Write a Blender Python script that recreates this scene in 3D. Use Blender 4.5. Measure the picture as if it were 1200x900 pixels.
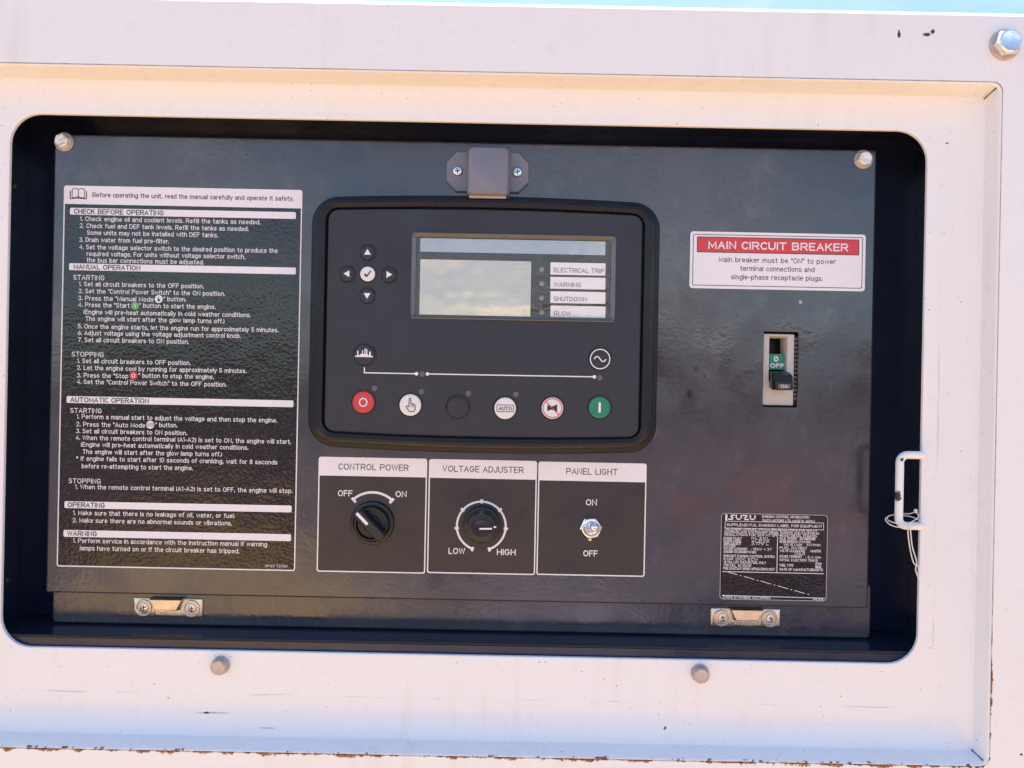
import bpy, math, random
from mathutils import Vector, Matrix
R = math.radians
random.seed(4)
for o in list(bpy.data.objects): bpy.data.objects.remove(o)
sc = bpy.context.scene
col = sc.collection

# ------------------------------------------------------------------ camera
F = 906.0            # focal length in photo pixels (1200 wide)
D = 0.675            # metres from the lens to the control panel plate (y = 0)
H = 1.45             # lens height above the ground
ROLL = R(1.12)       # the phone was held slightly turned
cd = bpy.data.cameras.new('camera'); cam = bpy.data.objects.new('camera', cd); col.objects.link(cam)
cd.sensor_width = 36; cd.lens = 36*F/1200; cd.clip_start = 0.01; cd.clip_end = 2000
rt = Vector((math.cos(ROLL), 0, math.sin(ROLL))); up = Vector((-math.sin(ROLL), 0, math.cos(ROLL))); bk = Vector((0, -1, 0))
cam.matrix_world = Matrix(((rt.x, up.x, bk.x, 0), (rt.y, up.y, bk.y, -D), (rt.z, up.z, bk.z, H), (0, 0, 0, 1)))
sc.camera = cam

# ------------------------------------------------------------------ sky, sun, exposure
sun_dir = Vector((-0.28, 0.30, 1.0)).normalized()     # the sun stands behind and above the enclosure
el = math.asin(sun_dir.z); az = math.atan2(sun_dir.x, sun_dir.y)
w = bpy.data.worlds.new('World'); sc.world = w; w.use_nodes = True
nt = w.node_tree; nt.nodes.clear()
out = nt.nodes.new('ShaderNodeOutputWorld'); bg = nt.nodes.new('ShaderNodeBackground')
sky = nt.nodes.new('ShaderNodeTexSky'); sky.sky_type = 'NISHITA'; sky.sun_disc = False
sky.sun_elevation = el; sky.sun_rotation = az
sky.air_density = 1.0; sky.dust_density = 0.7; sky.ozone_density = 2.6
tc = nt.nodes.new('ShaderNodeTexCoord')
mp = nt.nodes.new('ShaderNodeMapping'); mp.inputs['Scale'].default_value = (1.6, 1.6, 5.0)
no = nt.nodes.new('ShaderNodeTexNoise'); no.inputs['Scale'].default_value = 2.0; no.inputs['Detail'].default_value = 7; no.inputs['Roughness'].default_value = 0.6
rp = nt.nodes.new('ShaderNodeValToRGB'); rp.color_ramp.elements[0].position = 0.46; rp.color_ramp.elements[1].position = 0.64
mx = nt.nodes.new('ShaderNodeMix'); mx.data_type = 'RGBA'
mx.inputs['B'].default_value = (10.5, 9.4, 8.3, 1)
L = nt.links.new
L(tc.outputs['Generated'], mp.inputs['Vector']); L(mp.outputs['Vector'], no.inputs['Vector']); L(no.outputs['Fac'], rp.inputs['Fac'])
sx = nt.nodes.new('ShaderNodeSeparateXYZ'); L(tc.outputs['Generated'], sx.inputs[0])
cm = nt.nodes.new('ShaderNodeMapRange'); cm.inputs[1].default_value = 0.05; cm.inputs[2].default_value = 0.36; cm.inputs[3].default_value = 1.0; cm.inputs[4].default_value = 0.05   # clouds thin out overhead
L(sx.outputs[2], cm.inputs[0]); ml = nt.nodes.new('ShaderNodeMath'); ml.operation = 'MULTIPLY'
L(rp.outputs['Color'], ml.inputs[0]); L(cm.outputs[0], ml.inputs[1]); L(ml.outputs[0], mx.inputs['Factor']); L(sky.outputs['Color'], mx.inputs['A']); L(mx.outputs['Result'], bg.inputs['Color'])
bg.inputs['Strength'].default_value = 0.11
L(bg.outputs['Background'], out.inputs['Surface'])
sl = bpy.data.lights.new('sun', 'SUN'); sl.energy = 4.0; sl.angle = R(0.53); sl.color = (1, 0.94, 0.85)
so = bpy.data.objects.new('sun', sl); col.objects.link(so); so.rotation_euler = (-sun_dir).to_track_quat('-Z', 'Y').to_euler(); so.location = (0, 2, 6)
vs = sc.view_settings; vs.view_transform = 'Standard'; vs.look = 'None'; vs.gamma = 1; vs.use_curve_mapping = False
vs.exposure = 1.48

# ------------------------------------------------------------------ layout helpers
def S(y): return (D + y)/F                    # metres per photo pixel on the plane at depth y
def P(px, py, y):                             # a spot of the photo on the plane at depth y
    s = S(y); a = (px - 600)*s; b = (450 - py)*s; c, n = math.cos(ROLL), math.sin(ROLL)
    return Vector((a*c - b*n, y, a*n + b*c + H))

# ------------------------------------------------------------------ mesh builder
class MB:
    def __init__(s): s.v = []; s.f = []; s.m = []
    def add(s, vs, fs, mi=0):
        b = len(s.v); s.v += [tuple(p) for p in vs]; s.f += [tuple(i + b for i in f) for f in fs]; s.m += [mi]*len(fs); return s
    def loft(s, rings, cap0=False, cap1=True, mi=0):       # rings: list of (outline[(x,z)], y); first = back, last = front
        n = len(rings[0][0]); vs = []; fs = []
        for o, y in rings: vs += [(x, y, z) for x, z in o]
        for k in range(len(rings) - 1):
            for i in range(n):
                j = (i + 1) % n; fs.append((k*n + i, k*n + j, (k + 1)*n + j, (k + 1)*n + i))
        if cap0: fs.append(tuple(range(n - 1, -1, -1)))
        if cap1: fs.append(tuple(range((len(rings) - 1)*n, len(rings)*n)))
        return s.add(vs, fs, mi)
    def flat(s, o, y, mi=0): return s.add([(x, y, z) for x, z in o], [tuple(range(len(o)))], mi)
    def ring(s, a, b, y, mi=0): return s.loft([(a, y), (b, y)], False, False, mi)
    def lathe(s, cx, cz, prof, n=32, cap=True, mi=0): return s.loft([(circ(cx, cz, r, n), y) for r, y in prof], False, cap, mi)
    def tube(s, pts, r, n=12, caps=True, mi=0):
        pts = [Vector(p) for p in pts]; m = len(pts); vs = []; fs = []; nrm = None
        for i, p in enumerate(pts):
            t = (pts[min(i + 1, m - 1)] - pts[max(i - 1, 0)]).normalized()
            if nrm is None: nrm = t.orthogonal().normalized()
            nrm = (nrm - t*nrm.dot(t)).normalized(); b = t.cross(nrm)
            rr = r[i] if isinstance(r, (list, tuple)) else r
            vs += [p + nrm*rr*math.cos(2*math.pi*k/n) + b*rr*math.sin(2*math.pi*k/n) for k in range(n)]
        for i in range(m - 1):
            for k in range(n):
                q = (k + 1) % n; fs.append((i*n + k, i*n + q, (i + 1)*n + q, (i + 1)*n + k))
        if caps: fs.append(tuple(range(n - 1, -1, -1))); fs.append(tuple(range((m - 1)*n, m*n)))
        return s.add(vs, fs, mi)
    def box(s, x0, x1, y0, y1, z0, z1, mi=0):
        v = [(x, y, z) for x in (x0, x1) for y in (y0, y1) for z in (z0, z1)]
        return s.add(v, [(0, 1, 3, 2), (4, 6, 7, 5), (0, 4, 5, 1), (2, 3, 7, 6), (0, 2, 6, 4), (1, 5, 7, 3)], mi)
    def bar(s, a, b, wd, y, mi=0):                         # flat printed stroke between two (x,z) spots
        a = Vector(a); b = Vector(b); d = (b - a); d = d.normalized() if d.length else Vector((1, 0)); n = Vector((-d.y, d.x))*wd/2
        return s.flat([tuple(a - n), tuple(b - n), tuple(b + n), tuple(a + n)], y, mi)
    def arc(s, cx, cz, r, wd, a0, a1, y, n=40, mi=0):
        vs = []; fs = []
        for i in range(n + 1):
            t = R(a0 + (a1 - a0)*i/n)
            for q in (r - wd/2, r + wd/2): vs.append((cx + q*math.cos(t), y, cz + q*math.sin(t)))
        for i in range(n): fs.append((2*i, 2*i + 1, 2*i + 3, 2*i + 2))
        return s.add(vs, fs, mi)
    def build(s, name, mats, parent=None, sharp=35, label=None):
        root = parent
        while root is not None and root.parent is not None: root = root.parent
        off = root.location if root is not None else Vector((0, 0, 0))
        me = bpy.data.meshes.new(name); me.from_pydata([tuple(Vector(p) - off) for p in s.v], [], s.f)
        if not isinstance(mats, (list, tuple)): mats = [mats]
        for m in mats: me.materials.append(m)
        for p, mi in zip(me.polygons, s.m): p.material_index = mi; p.use_smooth = True
        me.update(); me.set_sharp_from_angle(angle=R(sharp))
        o = bpy.data.objects.new(name, me); col.objects.link(o)
        if parent is not None: o.parent = parent
        if label: o['label'] = label
        return o

def circ(cx, cz, r, n=32): return [(cx + r*math.cos(2*math.pi*i/n), cz + r*math.sin(2*math.pi*i/n)) for i in range(n)]
def ngon(cx, cz, r, n, a=0): return [(cx + r*math.cos(2*math.pi*i/n + a), cz + r*math.sin(2*math.pi*i/n + a)) for i in range(n)]
def rrect(cx, cz, wd, h, r, n=8):
    o = []
    for sx, sz, a in ((1, 1, 0), (-1, 1, 90), (-1, -1, 180), (1, -1, 270)):
        for k in range(n + 1):
            t = R(a + 90*k/n); o.append((cx + sx*(wd/2 - r) + r*math.cos(t), cz + sz*(h/2 - r) + r*math.sin(t)))
    return o
def bowed(cx, cz, wd, h, r, bow, n=8, m=12):       # rounded rectangle whose top and bottom bulge outwards
    o = []
    for sx, sz, a in ((1, 1, 0), (-1, 1, 90), (-1, -1, 180), (1, -1, 270)):
        for k in range(n + 1):
            t = R(a + 90*k/n); o.append((sx*(wd/2 - r) + r*math.cos(t), sz*(h/2 - r) + r*math.sin(t)))
        if a in (0, 180):
            x0, z0 = o[-1]
            for k in range(1, m): o.append((x0*(1 - 2*k/m), z0))
    return [(cx + x, cz + z + math.copysign(1, z)*bow*(1 - (x/(wd/2))**2)*min(1, abs(z)/(h/2))) for x, z in o]

def thing(name, label, cat, loc, group=None):
    o = bpy.data.objects.new(name, None); o.empty_display_size = 0.03; col.objects.link(o)
    o.location = loc; o['label'] = label; o['category'] = cat
    if group: o['group'] = group
    return o
def tag(o, label, cat, group=None):
    o['label'] = label; o['category'] = cat
    if group: o['group'] = group
    return o
def copy_tree(o, parent=None, shift=None):
    c = o.copy(); col.objects.link(c)
    if parent is not None: c.parent = parent
    if shift is not None: c.location = o.location + shift
    for ch in o.children: copy_tree(ch, c)
    return c

# ------------------------------------------------------------------ lettering
_tc = {}
def glyphs(txt, bold):
    k = (txt, bold)
    if k not in _tc:
        cu = bpy.data.curves.new('t', 'FONT'); cu.body = txt; cu.size = 1; cu.resolution_u = 2
        ob = bpy.data.objects.new('t', cu); me = bpy.data.meshes.new_from_object(ob)
        v = [(p.co.x, p.co.y) for p in me.vertices]; f = [tuple(p.vertices) for p in me.polygons]
        bpy.data.objects.remove(ob); bpy.data.curves.remove(cu); bpy.data.meshes.remove(me)
        x0 = min(p[0] for p in v); x1 = max(p[0] for p in v)
        _tc[k] = ([((x - x0)/(x1 - x0), z) for x, z in v], f, x1 - x0)
    return _tc[k]
CAP = 0.70
# wide monoline technical letters, drawn as strokes on a grid: capitals 7 high, small letters 5 high
def A_(cx, cy, rx, ry, a0, a1):
    n = max(3, int(abs(a1 - a0)/28)); return [(cx + rx*math.cos(R(a0 + (a1 - a0)*i/n)), cy + ry*math.sin(R(a0 + (a1 - a0)*i/n))) for i in range(n + 1)]
def E_(cx, cy, rx, ry): return A_(cx, cy, rx, ry, 90, 450)
def l_(*c): return [(c[i], c[i + 1]) for i in range(0, len(c), 2)]
_bow = A_(3.2, 5.1, 1.9, 1.9, 90, -90); _o = E_(2.1, 2.5, 2.1, 2.5)
FONT = {'A': [l_(0, 0, 2.6, 7, 5.2, 0), l_(.95, 2.4, 4.25, 2.4)], 'B': [l_(0, 0, 0, 7) + A_(3.2, 5.3, 1.6, 1.7, 90, -90) + l_(.75, 3.6), l_(3.0, 3.6) + A_(3.3, 1.8, 1.8, 1.8, 90, -90) + l_(.75, 0)],
 'C': [A_(2.7, 3.5, 2.7, 3.5, 45, 315)], 'D': [l_(0, 0, 0, 7) + A_(2.2, 3.5, 2.9, 3.5, 90, -90) + l_(.75, 0)], 'E': [l_(4.3, 7, 0, 7, 0, 0, 4.3, 0), l_(0, 3.6, 3.9, 3.6)], 'F': [l_(4.3, 7, 0, 7, 0, 0), l_(0, 3.6, 3.8, 3.6)],
 'G': [A_(2.7, 3.5, 2.7, 3.5, 45, 352) + l_(5.4, 3.3, 3.2, 3.3)], 'H': [l_(0, 0, 0, 7), l_(5, 0, 5, 7), l_(0, 3.6, 5, 3.6)], 'I': [l_(0, 0, 0, 7)], 'J': [l_(3.4, 7) + A_(1.7, 1.8, 1.7, 1.8, 0, -180)], 'K': [l_(0, 0, 0, 7), l_(4.6, 7, 0, 2.6), l_(1.8, 4.3, 4.8, 0)],
 'L': [l_(0, 7, 0, 0, 4, 0)], 'M': [l_(0, 0, 0, 7, 3, 1.2, 6, 7, 6, 0)], 'N': [l_(0, 0, 0, 7, 5, 0, 5, 7)], 'O': [E_(2.9, 3.5, 2.9, 3.5)], 'P': [l_(0, 0, 0, 7) + _bow + l_(.75, 3.2)], 'Q': [E_(2.9, 3.5, 2.9, 3.5), l_(3.4, 1.8, 5.6, -.4)], 'R': [l_(0, 0, 0, 7) + _bow + l_(.75, 3.2), l_(2.8, 3.2, 5, 0)],
 'S': [A_(2.4, 5.25, 2.1, 1.75, 30, 270) + A_(2.4, 1.75, 2.3, 1.75, 90, -150)], 'T': [l_(0, 7, 5, 7), l_(2.5, 7, 2.5, 0)], 'U': [l_(0, 7) + A_(2.5, 2.3, 2.5, 2.3, 180, 360) + l_(5, 7)], 'V': [l_(0, 7, 2.6, 0, 5.2, 7)], 'W': [l_(0, 7, 1.8, 0, 3.6, 7, 5.4, 0, 7.2, 7)], 'X': [l_(0, 0, 5, 7), l_(0, 7, 5, 0)], 'Y': [l_(0, 7, 2.6, 3.4, 5.2, 7), l_(2.6, 3.4, 2.6, 0)], 'Z': [l_(0, 7, 4.8, 7, 0, 0, 4.8, 0)],
 'a': [A_(2.0, 3.6, 1.8, 1.4, 155, 0) + l_(3.8, 0), l_(3.8, 2.9) + A_(1.6, 1.45, 1.5, 1.45, 90, 270) + l_(3.8, 1.1)], 'b': [l_(0, 7, 0, 0), _o], 'c': [A_(2.2, 2.5, 2.2, 2.5, 45, 315)], 'd': [_o, l_(4.2, 7, 4.2, 0)], 'e': [l_(.1, 2.7, 4.2, 2.7) + A_(2.1, 2.5, 2.1, 2.5, 12, 318)], 'f': [l_(2.6, 7) + A_(2.4, 5.6, 1.3, 1.4, 90, 180) + l_(1.1, 0), l_(0, 5, 2.4, 5)],
 'g': [_o, l_(4.2, 5) + A_(2.1, -.6, 2.1, 1.5, 0, -150)], 'h': [l_(0, 7, 0, 0), l_(0, 2.8) + A_(2, 3, 2, 2, 180, 0) + l_(4, 0)], 'i': [l_(0, 5, 0, 0), l_(0, 6.2, 0, 7)], 'j': [l_(1, 5, 1, -1, 0, -2), l_(1, 6.2, 1, 7)], 'k': [l_(0, 7, 0, 0), l_(3.6, 5, 0, 1.8), l_(1.4, 3.1, 3.8, 0)], 'l': [l_(0, 7, 0, 0)],
 'm': [l_(0, 5, 0, 0), l_(0, 3.1) + A_(1.6, 3.3, 1.6, 1.7, 180, 0) + l_(3.2, 0), l_(3.2, 3.1) + A_(4.8, 3.3, 1.6, 1.7, 180, 0) + l_(6.4, 0)], 'n': [l_(0, 5, 0, 0), l_(0, 2.8) + A_(2, 3, 2, 2, 180, 0) + l_(4, 0)], 'o': [_o], 'p': [l_(0, 5, 0, -2), _o], 'q': [_o, l_(4.2, 5, 4.2, -2)], 'r': [l_(0, 5, 0, 0), l_(0, 2.8) + A_(1.8, 3, 1.8, 2, 180, 75)],
 's': [A_(1.9, 3.75, 1.7, 1.25, 30, 270) + A_(1.9, 1.25, 1.9, 1.25, 90, -150)], 't': [l_(1, 6.6) + A_(2.2, 1.2, 1.2, 1.2, 180, 290), l_(0, 5, 2.5, 5)], 'u': [l_(0, 5) + A_(2, 2, 2, 2, 180, 360) + l_(4, 5), l_(4, 2.2, 4, 0)], 'v': [l_(0, 5, 2, 0, 4, 5)], 'w': [l_(0, 5, 1.5, 0, 3, 5, 4.5, 0, 6, 5)], 'x': [l_(0, 0, 3.8, 5), l_(0, 5, 3.8, 0)], 'y': [l_(0, 5, 2, 0), l_(4, 5, 1.2, -2)], 'z': [l_(0, 5, 3.8, 5, 0, 0, 3.8, 0)],
 '0': [E_(2.3, 3.5, 2.3, 3.5)], '1': [l_(0, 5.6, 1.4, 7, 1.4, 0)], '2': [A_(2.3, 5, 2.1, 2, 165, -35) + l_(0, 0, 4.6, 0)], '3': [A_(2.1, 5.3, 1.9, 1.7, 150, -90) + A_(2.1, 1.8, 2.2, 1.8, 90, -150)], '4': [l_(3.4, 0, 3.4, 7, 0, 2, 4.8, 2)], '5': [l_(4.2, 7, .7, 7, .3, 3.7) + A_(2.2, 2.3, 2.2, 2.2, 140, -150)], '6': [E_(2.3, 2.2, 2.2, 2.2), l_(.2, 2.8, 3.4, 7)], '7': [l_(0, 7, 4.6, 7, 1.4, 0)], '8': [E_(2.3, 5.3, 1.8, 1.7), E_(2.3, 1.8, 2.2, 1.8)], '9': [E_(2.3, 4.8, 2.2, 2.2), l_(4.4, 4.2, 1.2, 0)],
 '.': [l_(.2, 0, .2, .9)], ',': [l_(.5, .9, .1, -1)], '"': [l_(0, 7, 0, 5.2), l_(1.3, 7, 1.3, 5.2)], "'": [l_(0, 7, 0, 5.2)], '-': [l_(0, 2.7, 2.6, 2.7)], '(': [A_(2.2, 3, 2.2, 4.6, 135, 225)], ')': [A_(-1.5, 3, 2.2, 4.6, 45, -45)], '*': [l_(0, 4.4, 2.6, 6), l_(2.6, 4.4, 0, 6), l_(1.3, 4, 1.3, 6.4)], ':': [l_(.2, 0, .2, .9), l_(.2, 3.6, .2, 4.5)], '/': [l_(0, -.5, 2.6, 7.5)], '<': [l_(3.4, 6, 0, 3.5, 3.4, 1)]}
def text(mb, txt, px, py, wpx, cap, y, bold=0.0, mi=0):    # centred on the photo spot, width and capital height in photo pixels
    s = S(y); c = P(px, py, y); x = 0; strokes = []
    for ch in txt:
        if ch == ' ': x += 3.7; continue
        g = FONT[ch]; lo = min(p[0] for q in g for p in q); hi = max(p[0] for q in g for p in q)
        strokes += [[(a - lo + x, b) for a, b in q] for q in g]; x += hi - lo + 2.15
    W_ = x - 2.15; wt = (0.118 + bold*4)*cap*s; kx = (wpx*s - wt)/W_; kz = (cap*s - wt)/7
    for n, q in enumerate(strokes):
        pts = [Vector((c.x + (a - W_/2)*kx, c.z + (b - 3.5)*kz)) for a, b in q]
        pts = [p for i, p in enumerate(pts) if i == 0 or (p - pts[i - 1]).length > 1e-6]
        cl = len(pts) > 3 and (pts[0] - pts[-1]).length < 1e-5; m = len(pts); vs = []; yy = y - 0.000008*(n % 3)
        for i, p in enumerate(pts):
            a = pts[i - 1] if i else (pts[-2] if cl else None); b = pts[i + 1] if i < m - 1 else (pts[1] if cl else None)
            d0 = (p - a).normalized() if a is not None else (b - p).normalized(); d1 = (b - p).normalized() if b is not None else d0
            n0 = Vector((-d0.y, d0.x)); n1 = Vector((-d1.y, d1.x)); nn = n0 + n1
            nn = nn.normalized() if nn.length > 1e-6 else n0; k_ = min(1.7, 1/max(0.3, nn.dot(n0)))
            e_ = (d0*wt*.5 if i == m - 1 else -d0*wt*.5 if i == 0 else Vector((0, 0))) if not cl else Vector((0, 0))
            for sg in (-1, 1): t = p + e_ + nn*(sg*k_*wt/2); vs.append((t.x, yy, t.y))
        mb.add(vs, [(2*i, 2*i + 2, 2*i + 3, 2*i + 1) for i in range(m - 1)], mi)

# ------------------------------------------------------------------ materials
class G:
    def __init__(s, name):
        s.mat = bpy.data.materials.new(name); s.mat.use_nodes = True; s.nt = s.mat.node_tree
        s.b = s.nt.nodes['Principled BSDF']; s.co = None
    def put(s, node, i, v):
        if isinstance(v, bpy.types.NodeSocket): s.nt.links.new(v, node.inputs[i])
        else: node.inputs[i].default_value = v
    def pos(s):
        if s.co is None: s.co = s.nt.nodes.new('ShaderNodeNewGeometry').outputs['Position']
        return s.co
    def math(s, op, a, b=0.0, c=0.0):
        n = s.nt.nodes.new('ShaderNodeMath'); n.operation = op; s.put(n, 0, a); s.put(n, 1, b)
        if op in ('MULTIPLY_ADD', 'SMOOTH_MIN'): s.put(n, 2, c)
        return n.outputs[0]
    def noise(s, scale, detail=3, rough=0.55, stretch=(1, 1, 1), shift=(0, 0, 0)):
        m = s.nt.nodes.new('ShaderNodeMapping'); m.inputs['Scale'].default_value = stretch; m.inputs['Location'].default_value = shift
        s.nt.links.new(s.pos(), m.inputs['Vector'])
        n = s.nt.nodes.new('ShaderNodeTexNoise'); n.inputs['Scale'].default_value = scale; n.inputs['Detail'].default_value = detail; n.inputs['Roughness'].default_value = rough
        s.nt.links.new(m.outputs[0], n.inputs['Vector']); return n.outputs['Fac']
    def ramp(s, v, lo, hi, a=0.0, b=1.0):
        n = s.nt.nodes.new('ShaderNodeMapRange'); n.interpolation_type = 'SMOOTHSTEP'
        for i, q in enumerate((v, lo, hi, a, b)): s.put(n, i, q)
        return n.outputs[0]
    def mix(s, f, a, b):
        n = s.nt.nodes.new('ShaderNodeMix'); n.data_type = 'RGBA'; s.put(n, 0, f)
        for k, v in ((6, a), (7, b)):
            if isinstance(v, tuple): v = (*v[:3], 1)
            s.put(n, k, v)
        return n.outputs[2]
    def xyz(s):
        n = s.nt.nodes.new('ShaderNodeSeparateXYZ'); s.nt.links.new(s.pos(), n.inputs[0]); return n.outputs
    def bump(s, h, strength, dist):
        n = s.nt.nodes.new('ShaderNodeBump'); n.inputs['Strength'].default_value = strength; n.inputs['Distance'].default_value = dist
        s.nt.links.new(h, n.inputs['Height'])
        if s.b.inputs['Normal'].is_linked: s.nt.links.new(s.b.inputs['Normal'].links[0].from_socket, n.inputs['Normal'])
        s.nt.links.new(n.outputs[0], s.b.inputs['Normal'])
    def spot(s, px, py, y, rx, rz, rag=900):            # ragged chip or stain with a shape of its own
        X = s.xyz(); c = P(px, py, y); k = S(y)
        dx = s.math('DIVIDE', s.math('SUBTRACT', X[0], c.x), rx*k); dz = s.math('DIVIDE', s.math('SUBTRACT', X[2], c.z), rz*k)
        d = s.math('SQRT', s.math('ADD', s.math('MULTIPLY', dx, dx), s.math('MULTIPLY', dz, dz)))
        return s.ramp(s.math('SUBTRACT', s.math('MULTIPLY', s.noise(rag, 2), 2.0), d), 0.0, 0.25)
    def sdf(s, cx, cz, hx, hz, r):                      # distance to a rounded rectangle in the xz plane
        X = s.xyz()
        qx = s.math('SUBTRACT', s.math('ABSOLUTE', s.math('SUBTRACT', X[0], cx)), hx - r)
        qz = s.math('SUBTRACT', s.math('ABSOLUTE', s.math('SUBTRACT', X[2], cz)), hz - r)
        mx_, mz_ = s.math('MAXIMUM', qx, 0), s.math('MAXIMUM', qz, 0)
        l = s.math('SQRT', s.math('ADD', s.math('MULTIPLY', mx_, mx_), s.math('MULTIPLY', mz_, mz_)))
        return s.math('SUBTRACT', s.math('ADD', l, s.math('MINIMUM', s.math('MAXIMUM', qx, qz), 0)), r)
    def base(s, v): s.put(s.b, 'Base Color', (*v[:3], 1) if isinstance(v, tuple) else v)
    def rough(s, v): s.put(s.b, 'Roughness', v)

def plain(name, c, rough=0.4, metal=0.0, var=0.12, vscale=120, bump=0.0, bscale=600, bdist=0.0003, spec=0.5, coat=0.0, rvar=0.08):
    g = G(name); n = g.noise(vscale, 4)
    g.base(g.mix(n, tuple(x*(1 - var) for x in c), tuple(min(1, x*(1 + var)) for x in c)))
    g.rough(g.ramp(g.noise(vscale*0.6, 3, shift=(3, 1, 2)), 0.25, 0.75, max(0.02, rough - rvar), rough + rvar))
    g.b.inputs['Metallic'].default_value = metal; g.b.inputs['Specular IOR Level'].default_value = spec; g.b.inputs['Coat Weight'].default_value = coat
    if bump: g.bump(g.noise(bscale, 2), bump, bdist)
    return g.mat

# depths (metres; towards the lens is negative)
Y_OUT, Y_BEZ, Y_PAN, Y_BACK = -0.050, -0.030, 0.0, 0.032
def rect_from(l, r, t, b, y):                      # mid points of the four edges -> centre and size
    x0, x1 = P(*l, y).x, P(*r, y).x; z1, z0 = P(*t, y).z, P(*b, y).z
    return (x0 + x1)/2, (z0 + z1)/2, x1 - x0, z1 - z0
REC = rect_from((-85, 470), (1168, 495), (586, 84), (580, 888), Y_OUT)
CRS = rect_from((-58, 470), (1141, 495), (575, 107), (570, 864), Y_BEZ)
OPN = rect_from((6, 450), (1081.5, 465), (545, 143), (540, 768), Y_BEZ)
PAN = rect_from((58.5, 424), (1022.5, 445), (545, 166), (536, 704), Y_PAN)

def white_paint(name, extras):
    g = G(name)
    n = g.noise(14, 4)
    c = g.mix(n, (0.80, 0.785, 0.785), (0.83, 0.815, 0.812))
    grime = g.ramp(g.noise(60, 6, 0.7, shift=(5, 2, 1)), 0.56, 0.78, 0, 0.22)
    c = g.mix(grime, c, (0.60, 0.57, 0.55))
    streak = g.math('MULTIPLY', g.ramp(g.noise(55, 5, 0.6, stretch=(1, 1, 0.06), shift=(3, 0, 8)), 0.5, 0.72, 0, 0.20), g.ramp(g.noise(7, 3, shift=(9, 1, 2)), 0.42, 0.62))
    c = g.mix(streak, c, (0.55, 0.49, 0.42))
    speck = g.ramp(g.noise(420, 1, shift=(1, 7, 3)), 0.775, 0.80)
    c = g.mix(speck, c, (0.16, 0.13, 0.11))
    for f in extras: c = f(g, c)
    g.base(c); g.rough(g.ramp(g.noise(35, 4), 0.3, 0.7, 0.26, 0.40))
    g.bump(g.noise(9, 2), 0.25, 0.004); g.bump(g.noise(520, 2), 0.10, 0.0004)
    return g.mat
RUST = (0.16, 0.055, 0.02); DARK = (0.035, 0.028, 0.026)
def edge_rust(g, c):
    d = g.sdf(REC[0], REC[1], REC[2]/2, REC[3]/2, 0.008); X = g.xyz()
    wt = g.ramp(X[2], REC[1] - REC[3]/2 + 0.004, REC[1] - REC[3]/2 + 0.15, 1.5, 0.08)
    n = g.math('MULTIPLY', g.math('SUBTRACT', g.noise(90, 6, 0.72), 0.47), g.math('MULTIPLY', wt, 0.011))
    m = g.ramp(g.math('SUBTRACT', n, d), -0.0002, 0.0006)
    tone = g.mix(g.ramp(g.noise(500, 3), 0.4, 0.6), RUST, (0.38, 0.17, 0.07))
    return g.mix(m, c, tone)
def chips(y, L_):
    def f(g, c):
        for px, py, rx, rz in L_: c = g.mix(g.math('MULTIPLY', g.spot(px, py, y, rx, rz), 0.55 if rx > 9 else 1.0), c, DARK)
        return c
    return f
def imprint(g, c):                                  # pencil-thin line left by the door gasket
    d = g.sdf(OPN[0] - 0.004, OPN[1] - 0.006, OPN[2]/2 + 0.0165, OPN[3]/2 + 0.030, 0.022)
    wob = g.math('MULTIPLY', g.math('SUBTRACT', g.noise(12, 3), 0.5), 0.006)
    a = g.math('ABSOLUTE', g.math('ADD', d, wob))
    m = g.math('MULTIPLY', g.ramp(a, 0.0002, 0.0008, 1, 0), g.ramp(g.noise(22, 6, 0.7), 0.46, 0.62, 0.0, 0.42))
    m = g.math('MULTIPLY', m, g.ramp(g.xyz()[2], OPN[1] - 0.02, OPN[1] + 0.12, 1.0, 0.12))
    return g.mix(m, c, (0.27, 0.25, 0.24))
WHITE = white_paint('white_enclosure_paint', [edge_rust, chips(Y_OUT, [(1053.5, 40, 2.2, 5), (1086, 40.5, 5, 2.4), (1093, 37, 2.5, 3), (1197, 884, 1.8, 1.6), (985, 893, 1.5, 3)])])
def bez_rust(g, c):
    X = g.xyz(); z0 = REC[1] - REC[3]/2
    n = g.math('MULTIPLY', g.math('SUBTRACT', g.noise(110, 6, 0.7), 0.52), g.ramp(X[2], z0 + 0.01, z0 + 0.06, 0.010, 0.003))
    m = g.ramp(g.math('SUBTRACT', n, g.math('MAXIMUM', 0, g.math('SUBTRACT', X[1], Y_OUT + 0.0003))), 0.0003, 0.0008)
    return g.mix(m, c, RUST)
BEZEL = white_paint('white_recess_paint', [imprint, bez_rust, chips(Y_BEZ, [(250, 835, 22, 0.8), (242, 835, 6, 1.2), (315, 851, 10, 0.7), (779, 852, 1.8, 1.8), (911, 100, 8, 1.3), (1110, 168, 2, 1)])])
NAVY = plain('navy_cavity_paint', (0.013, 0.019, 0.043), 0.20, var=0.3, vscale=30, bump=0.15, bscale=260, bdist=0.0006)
SEAM = plain('dark_seam', (0.03, 0.02, 0.016), 0.9)

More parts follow.
